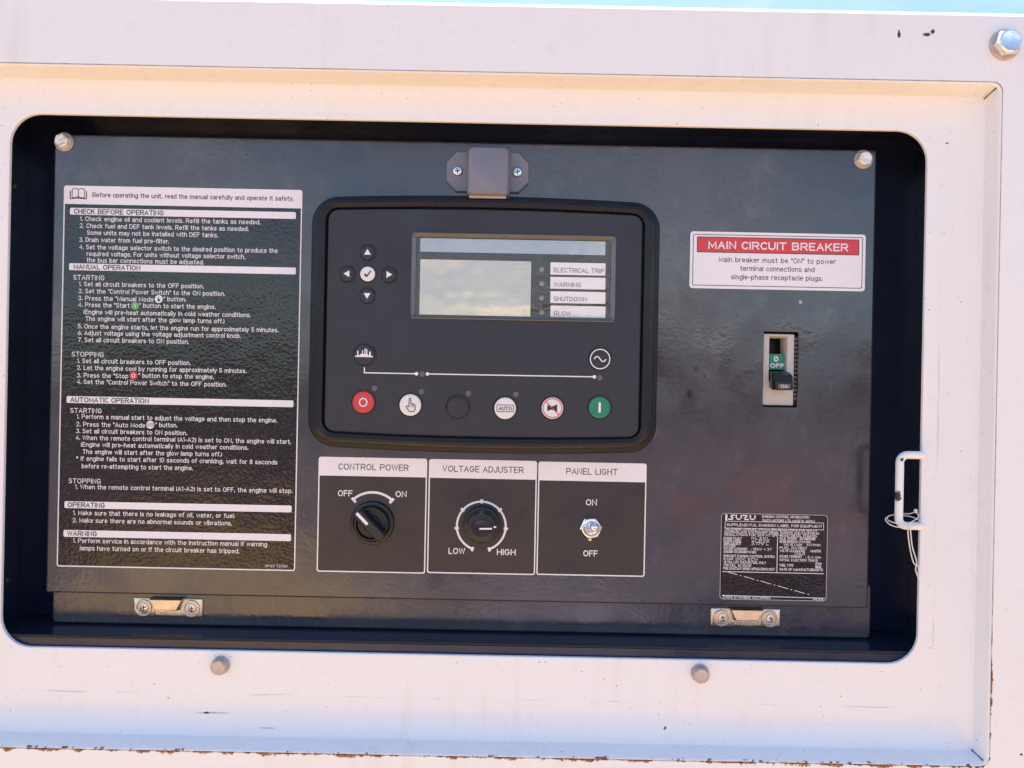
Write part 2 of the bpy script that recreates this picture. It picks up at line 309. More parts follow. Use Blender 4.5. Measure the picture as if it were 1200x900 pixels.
def panel_paint():
    g = G('dark_grey_panel_enamel')
    n = g.noise(8, 5, 0.6)
    c = g.mix(n, (0.034, 0.034, 0.043), (0.047, 0.046, 0.056))
    smear = g.ramp(g.noise(26, 6, 0.68, stretch=(1, 1, 0.7), shift=(2, 0, 5)), 0.52, 0.75, 0, 0.55)
    c = g.mix(smear, c, (0.115, 0.108, 0.106))
    sp = g.ramp(g.noise(190, 1.5, shift=(4, 4, 4)), 0.735, 0.76)
    c = g.mix(sp, c, (0.012, 0.010, 0.010))
    scr = g.ramp(g.noise(60, 2, 0.4, stretch=(9, 1, 0.5), shift=(1, 1, 9)), 0.735, 0.75, 0, 0.5)
    c = g.mix(scr, c, (0.14, 0.13, 0.125))
    for px, py, rx, rz in [(808, 461, 3.5, 6), (816, 432, 4, 4), (826, 441, 2, 2), (864, 371, 2, 2), (938, 354, 2, 2.4)]:
        c = g.mix(g.spot(px, py, 0, rx, rz), c, (0.013, 0.012, 0.012) if px != 938 else (0.35, 0.35, 0.36))
    g.base(c); g.b.inputs['IOR'].default_value = 1.52; g.b.inputs['Specular IOR Level'].default_value = 0.8
    g.rough(g.ramp(g.noise(18, 5, 0.65, shift=(8, 3, 0)), 0.32, 0.68, 0.09, 0.27))
    g.bump(g.noise(280, 2.0, 0.5), 0.24, 0.0004); g.bump(g.noise(45, 2), 0.17, 0.0010); g.bump(g.noise(7, 2), 0.4, 0.005)
    return g.mat
PANEL = panel_paint()
def gloss_label(name, c, bs, bd, rough=0.10, ior=1.6):
    g = G(name); g.base(g.mix(g.noise(40, 4), c, tuple(x*1.25 for x in c))); g.rough(g.ramp(g.noise(30, 4), 0.3, 0.7, rough*0.7, rough*1.5))
    g.b.inputs['IOR'].default_value = ior; g.b.inputs['Specular IOR Level'].default_value = 0.7
    g.bump(g.noise(bs, 2.0, 0.5), 0.6, bd); g.bump(g.noise(24, 2), 0.5, 0.002); return g.mat
LBLACK = gloss_label('black_label_film', (0.006, 0.005, 0.005), 360, 0.00045, 0.06, 1.46)
LBROWN = gloss_label('dark_brown_label_film', (0.024, 0.018, 0.018), 60, 0.0002, 0.36, 1.42)
INK = plain('white_ink', (0.80, 0.77, 0.79), 0.45, var=0.04)
DIM = plain('faint_white_ink', (0.52, 0.50, 0.51), 0.5, var=0.06)
BLK = plain('black_ink', (0.022, 0.02, 0.022), 0.4)
GREYINK = plain('grey_ink', (0.07, 0.065, 0.07), 0.45)
LWHITE = plain('white_label_film', (0.80, 0.765, 0.80), 0.3, var=0.03, vscale=50)
RED = plain('red_ink', (0.60, 0.045, 0.055), 0.35, var=0.06)
PLASTIC = plain('black_grained_plastic', (0.008, 0.008, 0.010), 0.32, var=0.25, vscale=60, bump=0.25, bscale=1500, bdist=0.0002, spec=0.32)
FACE = plain('slate_keypad_film', (0.020, 0.020, 0.029), 0.46, var=0.14, vscale=45, bump=0.2, bscale=1800, bdist=0.00015)
BLACK = plain('black_gloss_plastic', (0.010, 0.010, 0.011), 0.20, var=0.2, vscale=90)
SATIN = plain('black_satin_plastic', (0.013, 0.012, 0.012), 0.36, var=0.25, vscale=90, bump=0.2, bscale=900, bdist=0.0002)
GREYP = plain('grey_lamp_plastic', (0.19, 0.187, 0.225), 0.34, var=0.08, vscale=70, bump=0.1)
BWHITE = plain('white_button', (0.74, 0.71, 0.71), 0.35, var=0.04)
BRED = plain('red_button', (0.56, 0.045, 0.045), 0.33, var=0.06)
BGREEN = plain('green_button', (0.012, 0.20, 0.115), 0.33, var=0.08)
LEDG = plain('dull_indicator', (0.10, 0.10, 0.115), 0.3)
LEDC = plain('clear_indicator', (0.20, 0.19, 0.19), 0.15, coat=1.0)
LCD = plain('grey_liquid_crystal', (0.43, 0.375, 0.325), 0.10, metal=0.6, var=0.06, vscale=25, bump=0.3, bscale=24, bdist=0.003, rvar=0.04)
LCDBACK = plain('display_backing', (0.032, 0.028, 0.028), 0.3, var=0.1)
BEIGE = plain('beige_breaker_plastic', (0.50, 0.46, 0.43), 0.4, var=0.05)
ZINC = plain('zinc_plate', (0.76, 0.64, 0.47), 0.36, metal=1.0, var=0.18, vscale=160, bump=0.5, bscale=350, bdist=0.0005, rvar=0.12)
STEEL = plain('bright_bolt_steel', (0.78, 0.76, 0.74), 0.26, metal=1.0, var=0.15, vscale=260, bump=0.35, bscale=500, bdist=0.0004, rvar=0.1)
BOLTM = plain('dimpled_bolt', (0.86, 0.84, 0.84), 0.32, metal=0.35, var=0.2, vscale=500, bump=0.9, bscale=420, bdist=0.0010)
RUSTY = plain('weathered_bolt', (0.50, 0.42, 0.39), 0.5, metal=0.45, var=0.3, vscale=300, bump=0.5, bscale=500, bdist=0.0005, rvar=0.12)
CORD = plain('white_cord', (0.72, 0.70, 0.68), 0.8, bump=0.6, bscale=2500, bdist=0.0003)
CHIPMAT = plain('bare_scratch', DARK, 0.7)
def glass():
    g = G('clear_window'); n = g.nt.nodes; o = n['Material Output']
    t = n.new('ShaderNodeBsdfTransparent'); t.inputs[0].default_value = (1, 1, 0.99, 1)
    s = n.new('ShaderNodeBsdfGlossy'); s.inputs['Roughness'].default_value = 0.06
    f = n.new('ShaderNodeFresnel'); ge = n.new('ShaderNodeNewGeometry'); g.put(f, 0, g.math('ADD', 1.45, g.math('MULTIPLY', ge.outputs['Backfacing'], 1/1.45 - 1.45))); m = n.new('ShaderNodeMixShader')
    b = n.new('ShaderNodeBump'); b.inputs['Distance'].default_value = 0.0016; b.inputs['Strength'].default_value = 0.4
    g.nt.links.new(g.noise(40, 2, stretch=(1, 1, 2)), b.inputs['Height']); g.nt.links.new(b.outputs[0], s.inputs['Normal']); g.nt.links.new(b.outputs[0], f.inputs['Normal'])
    g.nt.links.new(f.outputs[0], m.inputs[0]); g.nt.links.new(t.outputs[0], m.inputs[1]); g.nt.links.new(s.outputs[0], m.inputs[2]); g.nt.links.new(m.outputs[0], o.inputs[0])
    return g.mat
GLASS = glass()

# ------------------------------------------------------------------ ground and far rise
def ground_mat():
    g = G('warm_dirt'); c = g.mix(g.ramp(g.noise(0.35, 6, 0.6), 0.35, 0.65), (0.70, 0.43, 0.16), (0.55, 0.33, 0.13))
    c = g.mix(g.ramp(g.noise(30, 4), 0.45, 0.7, 0, 0.5), c, (0.62, 0.46, 0.30)); g.base(c); g.rough(0.95); g.bump(g.noise(40, 5), 0.6, 0.03); return g.mat
mb = MB(); mb.flat([(-600, -600), (600, -600), (600, 600), (-600, 600)], 0)
mb.v = [(x, z, 0) for x, y, z in mb.v]
def yard():
    g = G('patchy_yard'); c = g.mix(g.ramp(g.noise(0.42, 4, 0.55), 0.44, 0.56), (0.030, 0.030, 0.042), (0.25, 0.185, 0.235)); g.base(c); g.rough(0.9); g.bump(g.noise(60, 4), 0.5, 0.02); return g.mat  # dark and mauve patches put in to mottle the panel's reflections
gr = mb.build('ground', yard()); gr['kind'] = 'structure'
mb = MB(); n_ = 90
pad = []
for i in range(n_):
    t_ = 2*math.pi*i/n_; q = 3.3 + 5.2*max(0, math.cos(t_ + 2.0))**60 + 0.3*math.sin(3*t_) + 0.3*math.sin(7*t_ + 1) + 0.25*random.random()  # unseen dirt, its lobe shaped to reflect orange low in the instruction label
    pad.append((q*math.cos(t_), q*math.sin(t_), 0.004))
mb.add(pad, [tuple(range(n_))])
gp = mb.build('dirt_pad', ground_mat()); gp['kind'] = 'structure'
mb = MB(); mb.add([(3.2 + (1.3 + .2*math.sin(5*t_))*math.cos(t_), -9.8 + (2.6 + .3*math.sin(3*t_))*math.sin(t_), 0.004) for t_ in [2*math.pi*i/40 for i in range(40)]], [tuple(range(40))])
cp = mb.build('reflection_red_patch', plain('reflection_red', (0.36, 0.13, 0.10), 0.9, var=0.4, vscale=1.5)); cp['kind'] = 'structure'  # added unseen patch, gives the panel's lower right a reddish reflection
for x0, x1 in ((-0.82, -0.62), (-0.24, 0.84)):  # unseen slabs added for pale pink reflections along the panel's bottom
    mb = MB(); mb.loft([(rrect((x0 + x1)/2, 0, x1 - x0, 2.6, 0.03, 3), 0), (rrect((x0 + x1)/2, 0, x1 - x0, 2.6, 0.03, 3), 0.03)])
    mb.v = [(x, z - 3.8, y) for x, y, z in mb.v]; mb.f = [f[::-1] for f in mb.f]
    cs = mb.build('reflection_slab', plain('reflection_mauve', (0.42, 0.32, 0.36), 0.9, var=0.12, vscale=6)); cs['kind'] = 'structure'
mb = MB(); vs_ = []; N_ = 160
for i in range(N_):
    a = 2*math.pi*i/N_; r = 55 + 8*math.sin(3*a + 1)
    h = 3.6 + 1.5*math.sin(5*a + 2) + 1.0*math.sin(13*a + 2) + 0.6*random.random()
    for q, z in ((0, -0.1), (1.5, h*0.7), (4, h), (12, h*1.05), (20, -0.1)): vs_.append(((r + q)*math.cos(a), (r + q)*math.sin(a), z))
fs_ = [(5*i + k, 5*((i + 1) % N_) + k, 5*((i + 1) % N_) + k + 1, 5*i + k + 1) for i in range(N_) for k in range(4)]
mb.add(vs_, fs_)
hl = mb.build('reflection_hills', plain('dark_scrub', (0.045, 0.042, 0.03), 0.95, var=0.5, vscale=0.6, bump=1.0, bscale=1.5, bdist=0.6)); hl['kind'] = 'structure'  # unseen rise added as the dark horizon band in the panel's reflections

# ------------------------------------------------------------------ generator enclosure
ztop = P(820, 6.2, Y_OUT).z
xl, xr, zb = -1.35, 0.66, 0.30
enc = thing('generator_enclosure', 'white painted steel enclosure with a deep rectangular recess around the dark control panel', 'enclosure', (0, Y_OUT, zb))
mb = MB(); rb = 0.004
outer = rrect((xl + xr)/2, (zb + ztop)/2, xr - xl, ztop - zb, 0.006)
outin = rrect((xl + xr)/2, (zb + ztop)/2, xr - xl - 2*rb, ztop - zb - 2*rb, 0.003)
o1 = rrect(REC[0], REC[1], REC[2] + 0.0004, REC[3] + 0.0004, 0.0088)
o2 = rrect(REC[0], REC[1], REC[2] - 0.0002, REC[3] - 0.0002, 0.0085)
mid = [((a[0] + b[0]*2)/3, (a[1] + b[1]*2)/3) for a, b in zip(outer, outin)]
mb.loft([(outer, Y_OUT + 1.1), (outer, Y_OUT + rb), (mid, Y_OUT + rb*0.35), (outin, Y_OUT), (o1, Y_OUT), (o2, Y_OUT + 0.0008), (o2, Y_OUT + 0.003)], True, False)
mb.build('front_skin', WHITE, enc, 12)
# recess: rolled edge, sloping reveal, bezel face, rounded window edge
mb = MB()
e = lambda r, dw, rad: rrect(r[0], r[1], r[2] + dw, r[3] + dw, rad)
rings = [(e(REC, -0.0007, 0.008), Y_OUT + 0.003), (e(REC, -0.0009, 0.008), Y_OUT + 0.0005), (e(REC, -0.0026, 0.0075), Y_OUT - 0.0004), (e(REC, -0.0044, 0.007), Y_OUT + 0.0002), (e(REC, -0.0056, 0.0065), Y_OUT + 0.0018)]
for k in range(0, 7):
    t = k/6; a = t*math.pi/2; rr = 0.0020
    yy = Y_BEZ - 0.0056 - rr*(1 - math.sin(a))
    rings.append((e(CRS, 2*rr*(math.cos(a)) - 2*rr*0.5, 0.006 - 0.003*t), yy))
ho = rrect(OPN[0], OPN[1], OPN[2] + 0.0012, OPN[3] + 0.0012, 0.0255); hm = rrect(OPN[0], OPN[1], OPN[2] + 0.0003, OPN[3] + 0.0003, 0.0252); hi = rrect(OPN[0], OPN[1], OPN[2], OPN[3], 0.025)
for q_, dy in ((0.004, .0041), (0.010, .0019), (0.016, .0005), (0.0205, 0), (0.0215, 0)): rings.append((e(CRS, -2*q_, 0.004 + q_*0.9), Y_BEZ - dy))
ho2 = rrect(OPN[0], OPN[1], OPN[2] + 0.004, OPN[3] + 0.004, 0.027)
rings += [(ho2, Y_BEZ), (ho, Y_BEZ), (hm, Y_BEZ + 0.0003), (hi, Y_BEZ + 0.0009), (hi, Y_BEZ + 0.0030), (rrect(OPN[0], OPN[1], OPN[2] + 0.06, OPN[3] + 0.03, 0.03), Y_BEZ + 0.0032)]
mb.loft(rings, False, False)
mb.build('recess_frame', BEZEL, enc, 40)
# mitre seams in the corners of the reveal
for sx, sz in ((1, 1), (1, -1), (-1, 1), (-1, -1)):
    mb = MB()
    a = Vector((REC[0] + sx*(REC[2]/2 - 0.0050), Y_OUT + 0.0012, REC[1] + sz*(REC[3]/2 - 0.0050))); b = Vector((CRS[0] + sx*(CRS[2]/2 - 0.0012), Y_BEZ - 0.0074, CRS[1] + sz*(CRS[3]/2 - 0.0012)))
    mb.tube([a, a.lerp(b, 0.5), b], [0.0006, 0.0003, 0.0005], 6)
    mb.build('mitre_seam', SEAM, enc)
mb = MB(); mb.ring(e(REC, 0.0026, 0.0095), e(REC, -0.0022, 0.0075), Y_OUT + 0.0029); mb.build('seam_gap', SEAM, enc)
# cavity
zf = P(540, 740, 0.006).z                           # cavity floor
cx0, cx1 = OPN[0] - OPN[2]/2 - 0.022, OPN[0] + OPN[2]/2 + 0.022; cz1 = OPN[1] + OPN[3]/2 + 0.012
mb = MB(); yb = Y_BEZ + 0.0034
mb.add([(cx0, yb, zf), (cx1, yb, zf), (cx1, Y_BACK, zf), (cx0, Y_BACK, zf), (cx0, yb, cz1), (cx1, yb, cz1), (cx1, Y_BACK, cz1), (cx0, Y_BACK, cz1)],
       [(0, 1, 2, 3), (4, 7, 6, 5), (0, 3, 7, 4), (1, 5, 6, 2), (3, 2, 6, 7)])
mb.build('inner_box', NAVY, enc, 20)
mb = MB(); xa, xb = cx0, cx1
mb.tube([(xa, yb + .0012, zf - .0002), ((xa + xb)/2, yb + .0012, zf), (xb, yb + .0012, zf - .0002)], 0.0011, 10)
mb.build('sealing_strip', plain('black_rubber', (0.008, 0.009, 0.012), 0.5, var=0.3, vscale=40), enc)
mb = MB(); mb.box(xa, xb, yb + .0006, yb + .004, zf - .03, zf - .0014); mb.build('sill_flange', NAVY, enc)
mb = MB(); rz1 = PAN[1] - PAN[3]/2 + 0.02; rz0 = zf + 0.0005
a = P(61, 700, 0.006).x; b = P(1021, 715, 0.006).x
ro = rrect((a + b)/2, (rz1 + rz0)/2, b - a, rz1 - rz0, 0.004); ri = rrect((a + b)/2, (rz1 + rz0)/2, b - a - 0.003, rz1 - rz0 - 0.003, 0.003)
mb.loft([(ro, Y_BACK - 0.0005), (ro, 0.0072), (ri, 0.006)]); mb.build('lower_rail', PANEL, enc, 12)
for (px, py) in ((13, 217), (4, 681)):
    p = P(px, py, -0.016); p.x = max(p.x, cx0 + 0.0045)
    mb = MB(); mb.lathe(p.x, p.z, [(0.004, -0.012), (0.004, -0.015), (0.003, -0.0165)], 16)
    mb.build('wall_screw', plain('blackened_screw', (0.05, 0.05, 0.06), 0.3, metal=0.7), enc)

def hex_bolt(px, py, y, r, parent, mat, wr=1.3, hgt=0.6, a=0.2, cross=False, dome=False):
    c = P(px, py, y); s = S(y); rr = r*s; wash = MB()
    wash.lathe(c.x, c.z, [(rr*wr, y), (rr*wr, y - rr*0.12), (rr*wr*0.94, y - rr*0.2), (rr*0.6, y - rr*0.2)], 32)
    mb = MB(); y1 = y - rr*0.2; y2 = y1 - rr*hgt
    if dome:
        mb.lathe(c.x, c.z, [(rr, y1), (rr, y2 + rr*0.3), (rr*0.93, y2 + rr*0.12), (rr*0.78, y2), (rr*0.6, y2 + rr*0.02)], 28)
    else:
        mb.loft([(ngon(c.x, c.z, rr, 6, a), y1), (ngon(c.x, c.z, rr, 6, a), y2 + rr*0.16), (ngon(c.x, c.z, rr*0.88, 6, a), y2)])
        mb.lathe(c.x, c.z, [(rr*0.82, y2), (rr*0.74, y2 - rr*0.06), (rr*0.6, y2 - rr*0.05), (rr*0.5, y2 - rr*0.02)], 24)
    if cross:
        for t in (0.5, 0.5 + math.pi/2):
            d = (math.cos(t)*rr*0.55, math.sin(t)*rr*0.55)
            mb.bar((c.x - d[0], c.z - d[1]), (c.x + d[0], c.z + d[1]), rr*0.22, y2 - rr*0.09, 1)
    ob = mb.build('bolt', [mat, BLK], parent); wash.build('washer', RUSTY, ob)
    return ob
hex_bolt(1177, 53, Y_OUT, 16, enc, STEEL, 1.12, 0.55, 0.15)['label'] = 'large bright hex bolt in the upper right corner'
b1 = hex_bolt(259, 779, Y_BEZ, 9.6, enc, RUSTY, 1.12, 0.9, dome=True)
b2 = copy_tree(b1, enc, P(820, 788.5, Y_BEZ) - P(259, 779, Y_BEZ))

# ------------------------------------------------------------------ control panel plate
pn = thing('control_panel', 'dark grey glossy steel plate set in the recess, carrying the controller, switches and stickers', 'panel', (PAN[0], 0, PAN[1] - PAN[3]/2))
mb = MB(); bev = 0.0016
# hole for the circuit breaker is cut in the plate
bk_c = P(914.8, 433, 0); bk_w, bk_h = 41.5*S(0), 89*S(0)
po = rrect(*PAN, 0.0015, 4); pi_ = rrect(PAN[0], PAN[1], PAN[2] - 2*bev, PAN[3] - 2*bev, 0.001, 4); pm = rrect(PAN[0], PAN[1], PAN[2] - 0.6*bev, PAN[3] - 0.6*bev, 0.0013, 4)
hole = rrect(bk_c.x, bk_c.z, bk_w, bk_h, 0.0008, 4); hol2 = rrect(bk_c.x, bk_c.z, bk_w - 0.0008, bk_h - 0.0008, 0.0006, 4)
mb.loft([(po, 0.014), (po, bev), (pm, bev*0.3), (pi_, 0), (hole, 0), (hol2, 0.0004), (hol2, 0.0025)], False, False)
plate = mb.build('panel_plate', PANEL, pn, 12)
b1 = hex_bolt(75.5, 166.5, 0, 9.0, pn, BOLTM, 1.25, 0.6, 0.3)
b2 = copy_tree(b1, pn, P(1011.5, 187, 0) - P(75.5, 166.5, 0))

# ------------------------------------------------------------------ instruction label
LB = rect_from((70.8, 440), (350.2, 446), (215, 220), (206, 666.5), -0.0004)
lab = thing('instruction_label', 'tall black sticker of white operating instructions with a white top band', 'label', P(210, 666, 0))
mb = MB(); yl = -0.0004; k = S(yl)
mb.loft([(rrect(*LB, 3*k, 5), 0.0), (rrect(*LB, 3*k, 5), yl)]); mb.build('label_film', LBLACK, lab)
mb = MB(); y1 = yl - 0.00012
mb.ring(rrect(*LB, 3*k, 5), rrect(LB[0], LB[1], LB[2] - 2.8*k, LB[3] - 2.8*k, 2*k, 5), y1)
hb = 21*k; mb.flat(rrect(LB[0], LB[1] + LB[3]/2 - 0.6*k - hb/2, LB[2] - 2*k, hb, 1.5*k, 4), y1 - 0.00004)
mb.build('white_border', LWHITE, lab)
def z1(x, y): return 60 + x/4, 200 + y/4
def z2(x, y): return 60 + x/3.213, 400 + y/3.213
T1 = [('1. Check engine oil and coolant levels. Refill the tanks as needed.', 135, 980, 233), ('2. Check fuel and DEF tank levels. Refill the tanks as needed.', 133, 925, 265),
 ('Some units may not be installed with DEF tanks.', 168, 782, 296), ('3. Drain water from fuel pre-filter.', 132, 553, 327),
 ('4. Set the voltage selector switch to the desired position to produce the', 132, 1062, 366), ('required voltage. For units without voltage selector switch,', 166, 910, 396),
 ('the bus bar connections must be adjusted.', 166, 715, 424), ('STARTING', 104, 250, 501), ('1. Set all circuit breakers to the OFF position.', 130, 715, 536),
 ('2. Set the "Control Power Switch" to the ON position.', 128, 815, 570), ('3. Press the "Manual Mode', 127, 480, 600), ('" button.', 527, 632, 602),
 ('4. Press the "Start', 127, 368, 630), ('" button to start the engine.', 414, 770, 635), ('(Engine will pre-heat automatically in cold weather conditions.', 152, 935, 669),
 ('The engine will start after the glow lamp turns off.)', 160, 812, 699), ('5. Once the engine starts, let the engine run for approximately 5 minutes.', 125, 1065, 738),
 ('6. Adjust voltage using the voltage adjustment control knob.', 125, 888, 767), ('7. Set all circuit breakers to ON position.', 125, 645, 797), ('STOPPING', 96, 247, 861)]
T2 = [('1. Set all circuit breakers to OFF position.', 98, 525, 77), ('2. Let the engine cool by running for approximately 5 minutes.', 97, 735, 105),
 ('3. Press the "Stop', 97, 290, 129), ('" button to stop the engine.', 329, 612, 131), ('4. Set the "Control Power Switch" to the OFF position.', 97, 660, 157), ('STARTING', 72, 190, 261),
 ('1. Perform a manual start to adjust the voltage and then stop the engine.', 96, 850, 290), ('2. Press the "Auto Mode', 94, 354, 314), ('" button.', 393, 475, 315), ('3. Set all circuit breakers to ON position.', 94, 512, 341),
 ('4. When the remote control terminal (A1-A2) is set to ON, the engine will start.', 92, 903, 370), ('(Engine will pre-heat automatically in cold weather conditions.', 112, 742, 394),
 ('The engine will start after the glow lamp turns off.)', 118, 643, 420), ('* If engine fails to start after 10 seconds of cranking, wait for 8 seconds', 94, 852, 448), ('before re-attempting to start the engine.', 115, 533, 473),
 ('STOPPING', 66, 187, 526), ('1. When the remote control terminal (A1-A2) is set to OFF, the engine will stop.', 90, 908, 555), ('1. Make sure that there is no leakage of oil, water, or fuel.', 82, 692, 651),
 ('2. Make sure there are no abnormal sounds or vibrations.', 80, 680, 679), ('1. Perform service in accordance with the instruction manual if warning', 82, 813, 757), ('lamps have turned on or if the circuit breaker has tripped.', 108, 708, 784)]
mb = MB(); yt = yl - 0.00015
for T, z, sc_ in ((T1, z1, 4), (T2, z2, 3.213)):
    for t, x0, x1, ym in T:
        px, py = z((x0 + x1)/2, ym); text(mb, t, px, py, (x1 - x0)/sc_, 5.8 if t.isupper() else 5.4, yt, 0.003)
px, py = z2(847, 846); text(mb, '39163 73700', px, py, 26.5, 3.0, yt)
mb.build('white_lettering', INK, lab)
mb = MB()
px, py = z1(665, 122); text(mb, 'Before operating the unit, read the manual carefully and operate it safety.', px, py, 236, 5.6, y1 - 0.00012, 0.008)
mb.build('dark_lettering', GREYINK, lab)
HB = [('CHECK BEFORE OPERATING', z1, 107, 527, 192, 88, 1147, 200, 4), ('MANUAL OPERATION', z1, 105, 418, 455, 84, 1147, 460, 4), ('AUTOMATIC OPERATION', z2, 72, 368, 223, 58, 912, 227, 3.213), ('OPERATING', z2, 62, 202, 620, 50, 905, 623, 3.213), ('WARNING', z2, 60, 172, 727, 46, 903, 731, 3.213)]
hm_ = MB()
for t, z, x0, x1, ym, bx0, bx1, by, s_ in HB:
    px, py = z((bx0 + bx1)/2, by); c = P(px, py, y1)
    h_ = MB(); h_.flat(rrect(c.x, c.z, (bx1 - bx0)/s_*k, 8.0*k, 1.5*k, 4), y1); hbar = h_.build('heading_bar', LWHITE, lab); h_ = MB()
    # heading text follows the bar's own centre line
    tx_ = z((x0 + x1)/2, ym)[0]; ty_ = py - (px - tx_)*math.tan(ROLL)
    text(h_, t, tx_, ty_, (x1 - x0)/s_, 6.0, y1 - 0.00012, 0.012); h_.build('heading_lettering', BLK, hbar)
# open book symbol
mb = MB()
c = P(91.8, 227.3, y1 - 0.00012); yy = y1 - 0.00012
for sx in (-1, 1):
    q = [(0, 5.2), (2.5*sx, 6.4), (6*sx, 6.2), (7.2*sx, 4.5), (7.4*sx, -4), (3.6*sx, -4.4), (0, -3.2)]
    for a, b in zip(q, q[1:]): mb.bar((c.x + a[0]*k, c.z + a[1]*k), (c.x + b[0]*k, c.z + b[1]*k), 0.9*k, yy)
    mb.bar((c.x + 9.4*sx*k, c.z + 3.6*k), (c.x + 9.6*sx*k, c.z - 5.6*k), 1.2*k, yy); mb.bar((c.x + 9.6*sx*k, c.z - 5.6*k), (c.x, c.z - 4.8*k), 1.2*k, yy)
mb.bar((c.x, c.z + 5.2*k), (c.x, c.z - 5*k), 0.9*k, yy)
mb.build('book_symbol', GREYINK, lab)
for (px, py), m, sym in ((z1(504, 602), BWHITE, 'hand'), (z1(393, 633), BGREEN, 'I'), (z2(310, 129), BRED, 'O'), (z2(373, 314), BWHITE, 'AUTO')):
    c = P(px, py, yt); h_ = MB(); h_.flat(circ(c.x, c.z, 4.7*k, 24), yt - 0.00002)
    ob = h_.build('button_icon', plain('pale_green_print', (0.13, 0.42, 0.15), 0.4) if sym == 'I' else m, lab)
    h_ = MB(); y3 = yt - 0.00012
    if sym == 'I': h_.bar((c.x, c.z - 2*k), (c.x, c.z + 2*k), 0.9*k, y3)
    elif sym == 'O': h_.arc(c.x, c.z, 1.9*k, 0.9*k, 0, 360, y3, 20)
    elif sym == 'AUTO': text(h_, 'AUTO', px, py, 6.4, 2.2, y3); h_.ring(rrect(c.x, c.z, 7.6*k, 4*k, .8*k, 3), rrect(c.x, c.z, 7.0*k, 3.4*k, .6*k, 3), y3)
    else:
        h_.flat(rrect(c.x + .3*k, c.z - 1.2*k, 3*k, 2.6*k, .8*k, 3), y3); h_.bar((c.x - .5*k, c.z - k), (c.x - .5*k, c.z + 2.8*k), 0.9*k, y3)
    h_.build('icon_symbol', INK if sym in 'IO' else BLK, ob)

# ------------------------------------------------------------------ main circuit breaker label
bl = thing('breaker_label', 'white sticker with a red MAIN CIRCUIT BREAKER band, at the upper right of the panel', 'label', P(911, 339, 0))
B4 = rect_from((808.5, 305), (1014, 307), (912, 273), (910, 339.5), -0.0004); k = S(-0.0004)
mb = MB(); mb.loft([(rrect(*B4, 3.5*k, 5), 0.0), (rrect(*B4, 3.5*k, 5), -0.0004)]); mb.build('label_film', LWHITE, bl)
ya = -0.00052; mb = MB()
a = (B4[0], B4[1], B4[2] - 6.4*k, B4[3] - 6.4*k); mb.ring(rrect(*a, 2*k, 5), rrect(a[0], a[1], a[2] - 1.5*k, a[3] - 1.5*k, 1.6*k, 5), ya)
text(mb, 'Main breaker must be "ON" to power', 911, 305.3, 137, 6.0, ya, 0.0); text(mb, 'terminal connections and', 911, 315.2, 87, 6.0, ya, 0.0); text(mb, 'single-phase receptacle plugs.', 910.3, 325.3, 107, 6.0, ya, 0.0)
c = P(911.8, 288.2, ya); mb.ring(rrect(c.x, c.z, 190*k, 18.4*k, .6*k, 3), rrect(c.x, c.z, 188.4*k, 16.9*k, .5*k, 3), ya - 0.0001)
mb.build('black_lettering', BLK, bl)
mb = MB(); mb.flat(rrect(c.x, c.z, 189*k, 17.6*k, .5*k, 3), ya - 0.00002); mb.build('red_band', RED, bl)
mb = MB(); text(mb, 'MAIN CIRCUIT BREAKER', 912, 288.5, 164, 9.2, ya - 0.00014, 0.013); mb.build('white_lettering', INK, bl)

# ------------------------------------------------------------------ circuit breaker (sits in the cut-out)
cb = thing('circuit_breaker', 'beige circuit breaker with black rocker at OFF, in the cutout under the red banded sticker', 'circuit breaker', P(915, 477, 0.012))
k = S(0.003); yb_ = 0.003
c = P(912.5, 434, yb_); mb = MB()
fo = (c.x - 0.9*k, c.z + .8*k, 38*k, 84*k)
slot = P(911.8, 421.5, yb_); so_ = rrect(slot.x, slot.z + 1*k, 21.5*k, 53*k, 1*k, 4)
fo_r = rrect(*fo, 1.2*k, 4); mb.loft([(fo_r, 0.03), (fo_r, yb_ + 0.0008), (rrect(fo[0], fo[1], fo[2] - 0.0012, fo[3] - 0.0012, 1*k, 4), yb_), (so_, yb_), (rrect(slot.x, slot.z + k, 19.5*k, 50*k, 1*k, 4), yb_ + 0.003), (rrect(slot.x, slot.z + k, 19.5*k, 50*k, 1*k, 4), 0.02)], False, False)
mb.build('housing', BEIGE, cb)
mb = MB(); p = P(914.8, 433, 0.0285); mb.flat(rrect(p.x, p.z, 60*k, 110*k, k, 3), 0.0285); mb.build('backing', SATIN, cb)
mb = MB(); x0 = P(931.2, 434, yb_).x
mb.box(x0, x0 + 7*k, yb_ + 0.003, 0.028, c.z - 41*k, c.z + 41*k)
for i in range(15):
    zz = c.z - 34*k + i*5*k; mb.box(x0 + .6*k, x0 + 3.6*k, yb_ + 0.0012, yb_ + 0.0035, zz, zz + 2.6*k, 1)
mb.build('toothed_strip', [plain('grey_black_plastic', (0.05, 0.047, 0.046), 0.5), plain('grey_tooth_plastic', (0.22, 0.20, 0.19), 0.5)], cb)
q = P(910.5, 424, yb_ + 0.002); mb = MB()
mb.box(q.x - 9.5*k, q.x + 9.5*k, yb_ + 0.004, 0.02, q.z - 9*k, q.z + 9.3*k); mb.build('green_flag', plain('green_flag_plastic', (0.02, 0.20, 0.13), 0.45), cb)
mb = MB(); text(mb, '0', 909.5, 420.6, 5.2, 6.2, yb_ + 0.0038, 0.02); text(mb, 'OFF', 910.8, 428.6, 16.6, 5.2, yb_ + 0.0038, 0.02); mb.build('white_lettering', INK, cb)
q = P(911.5, 446, yb_); mb = MB()
pr = lambda y, zc, wd, h, xo=0: (rrect(q.x + xo*k, q.z + zc*k, wd*k, h*k, 1.2*k, 4), y)
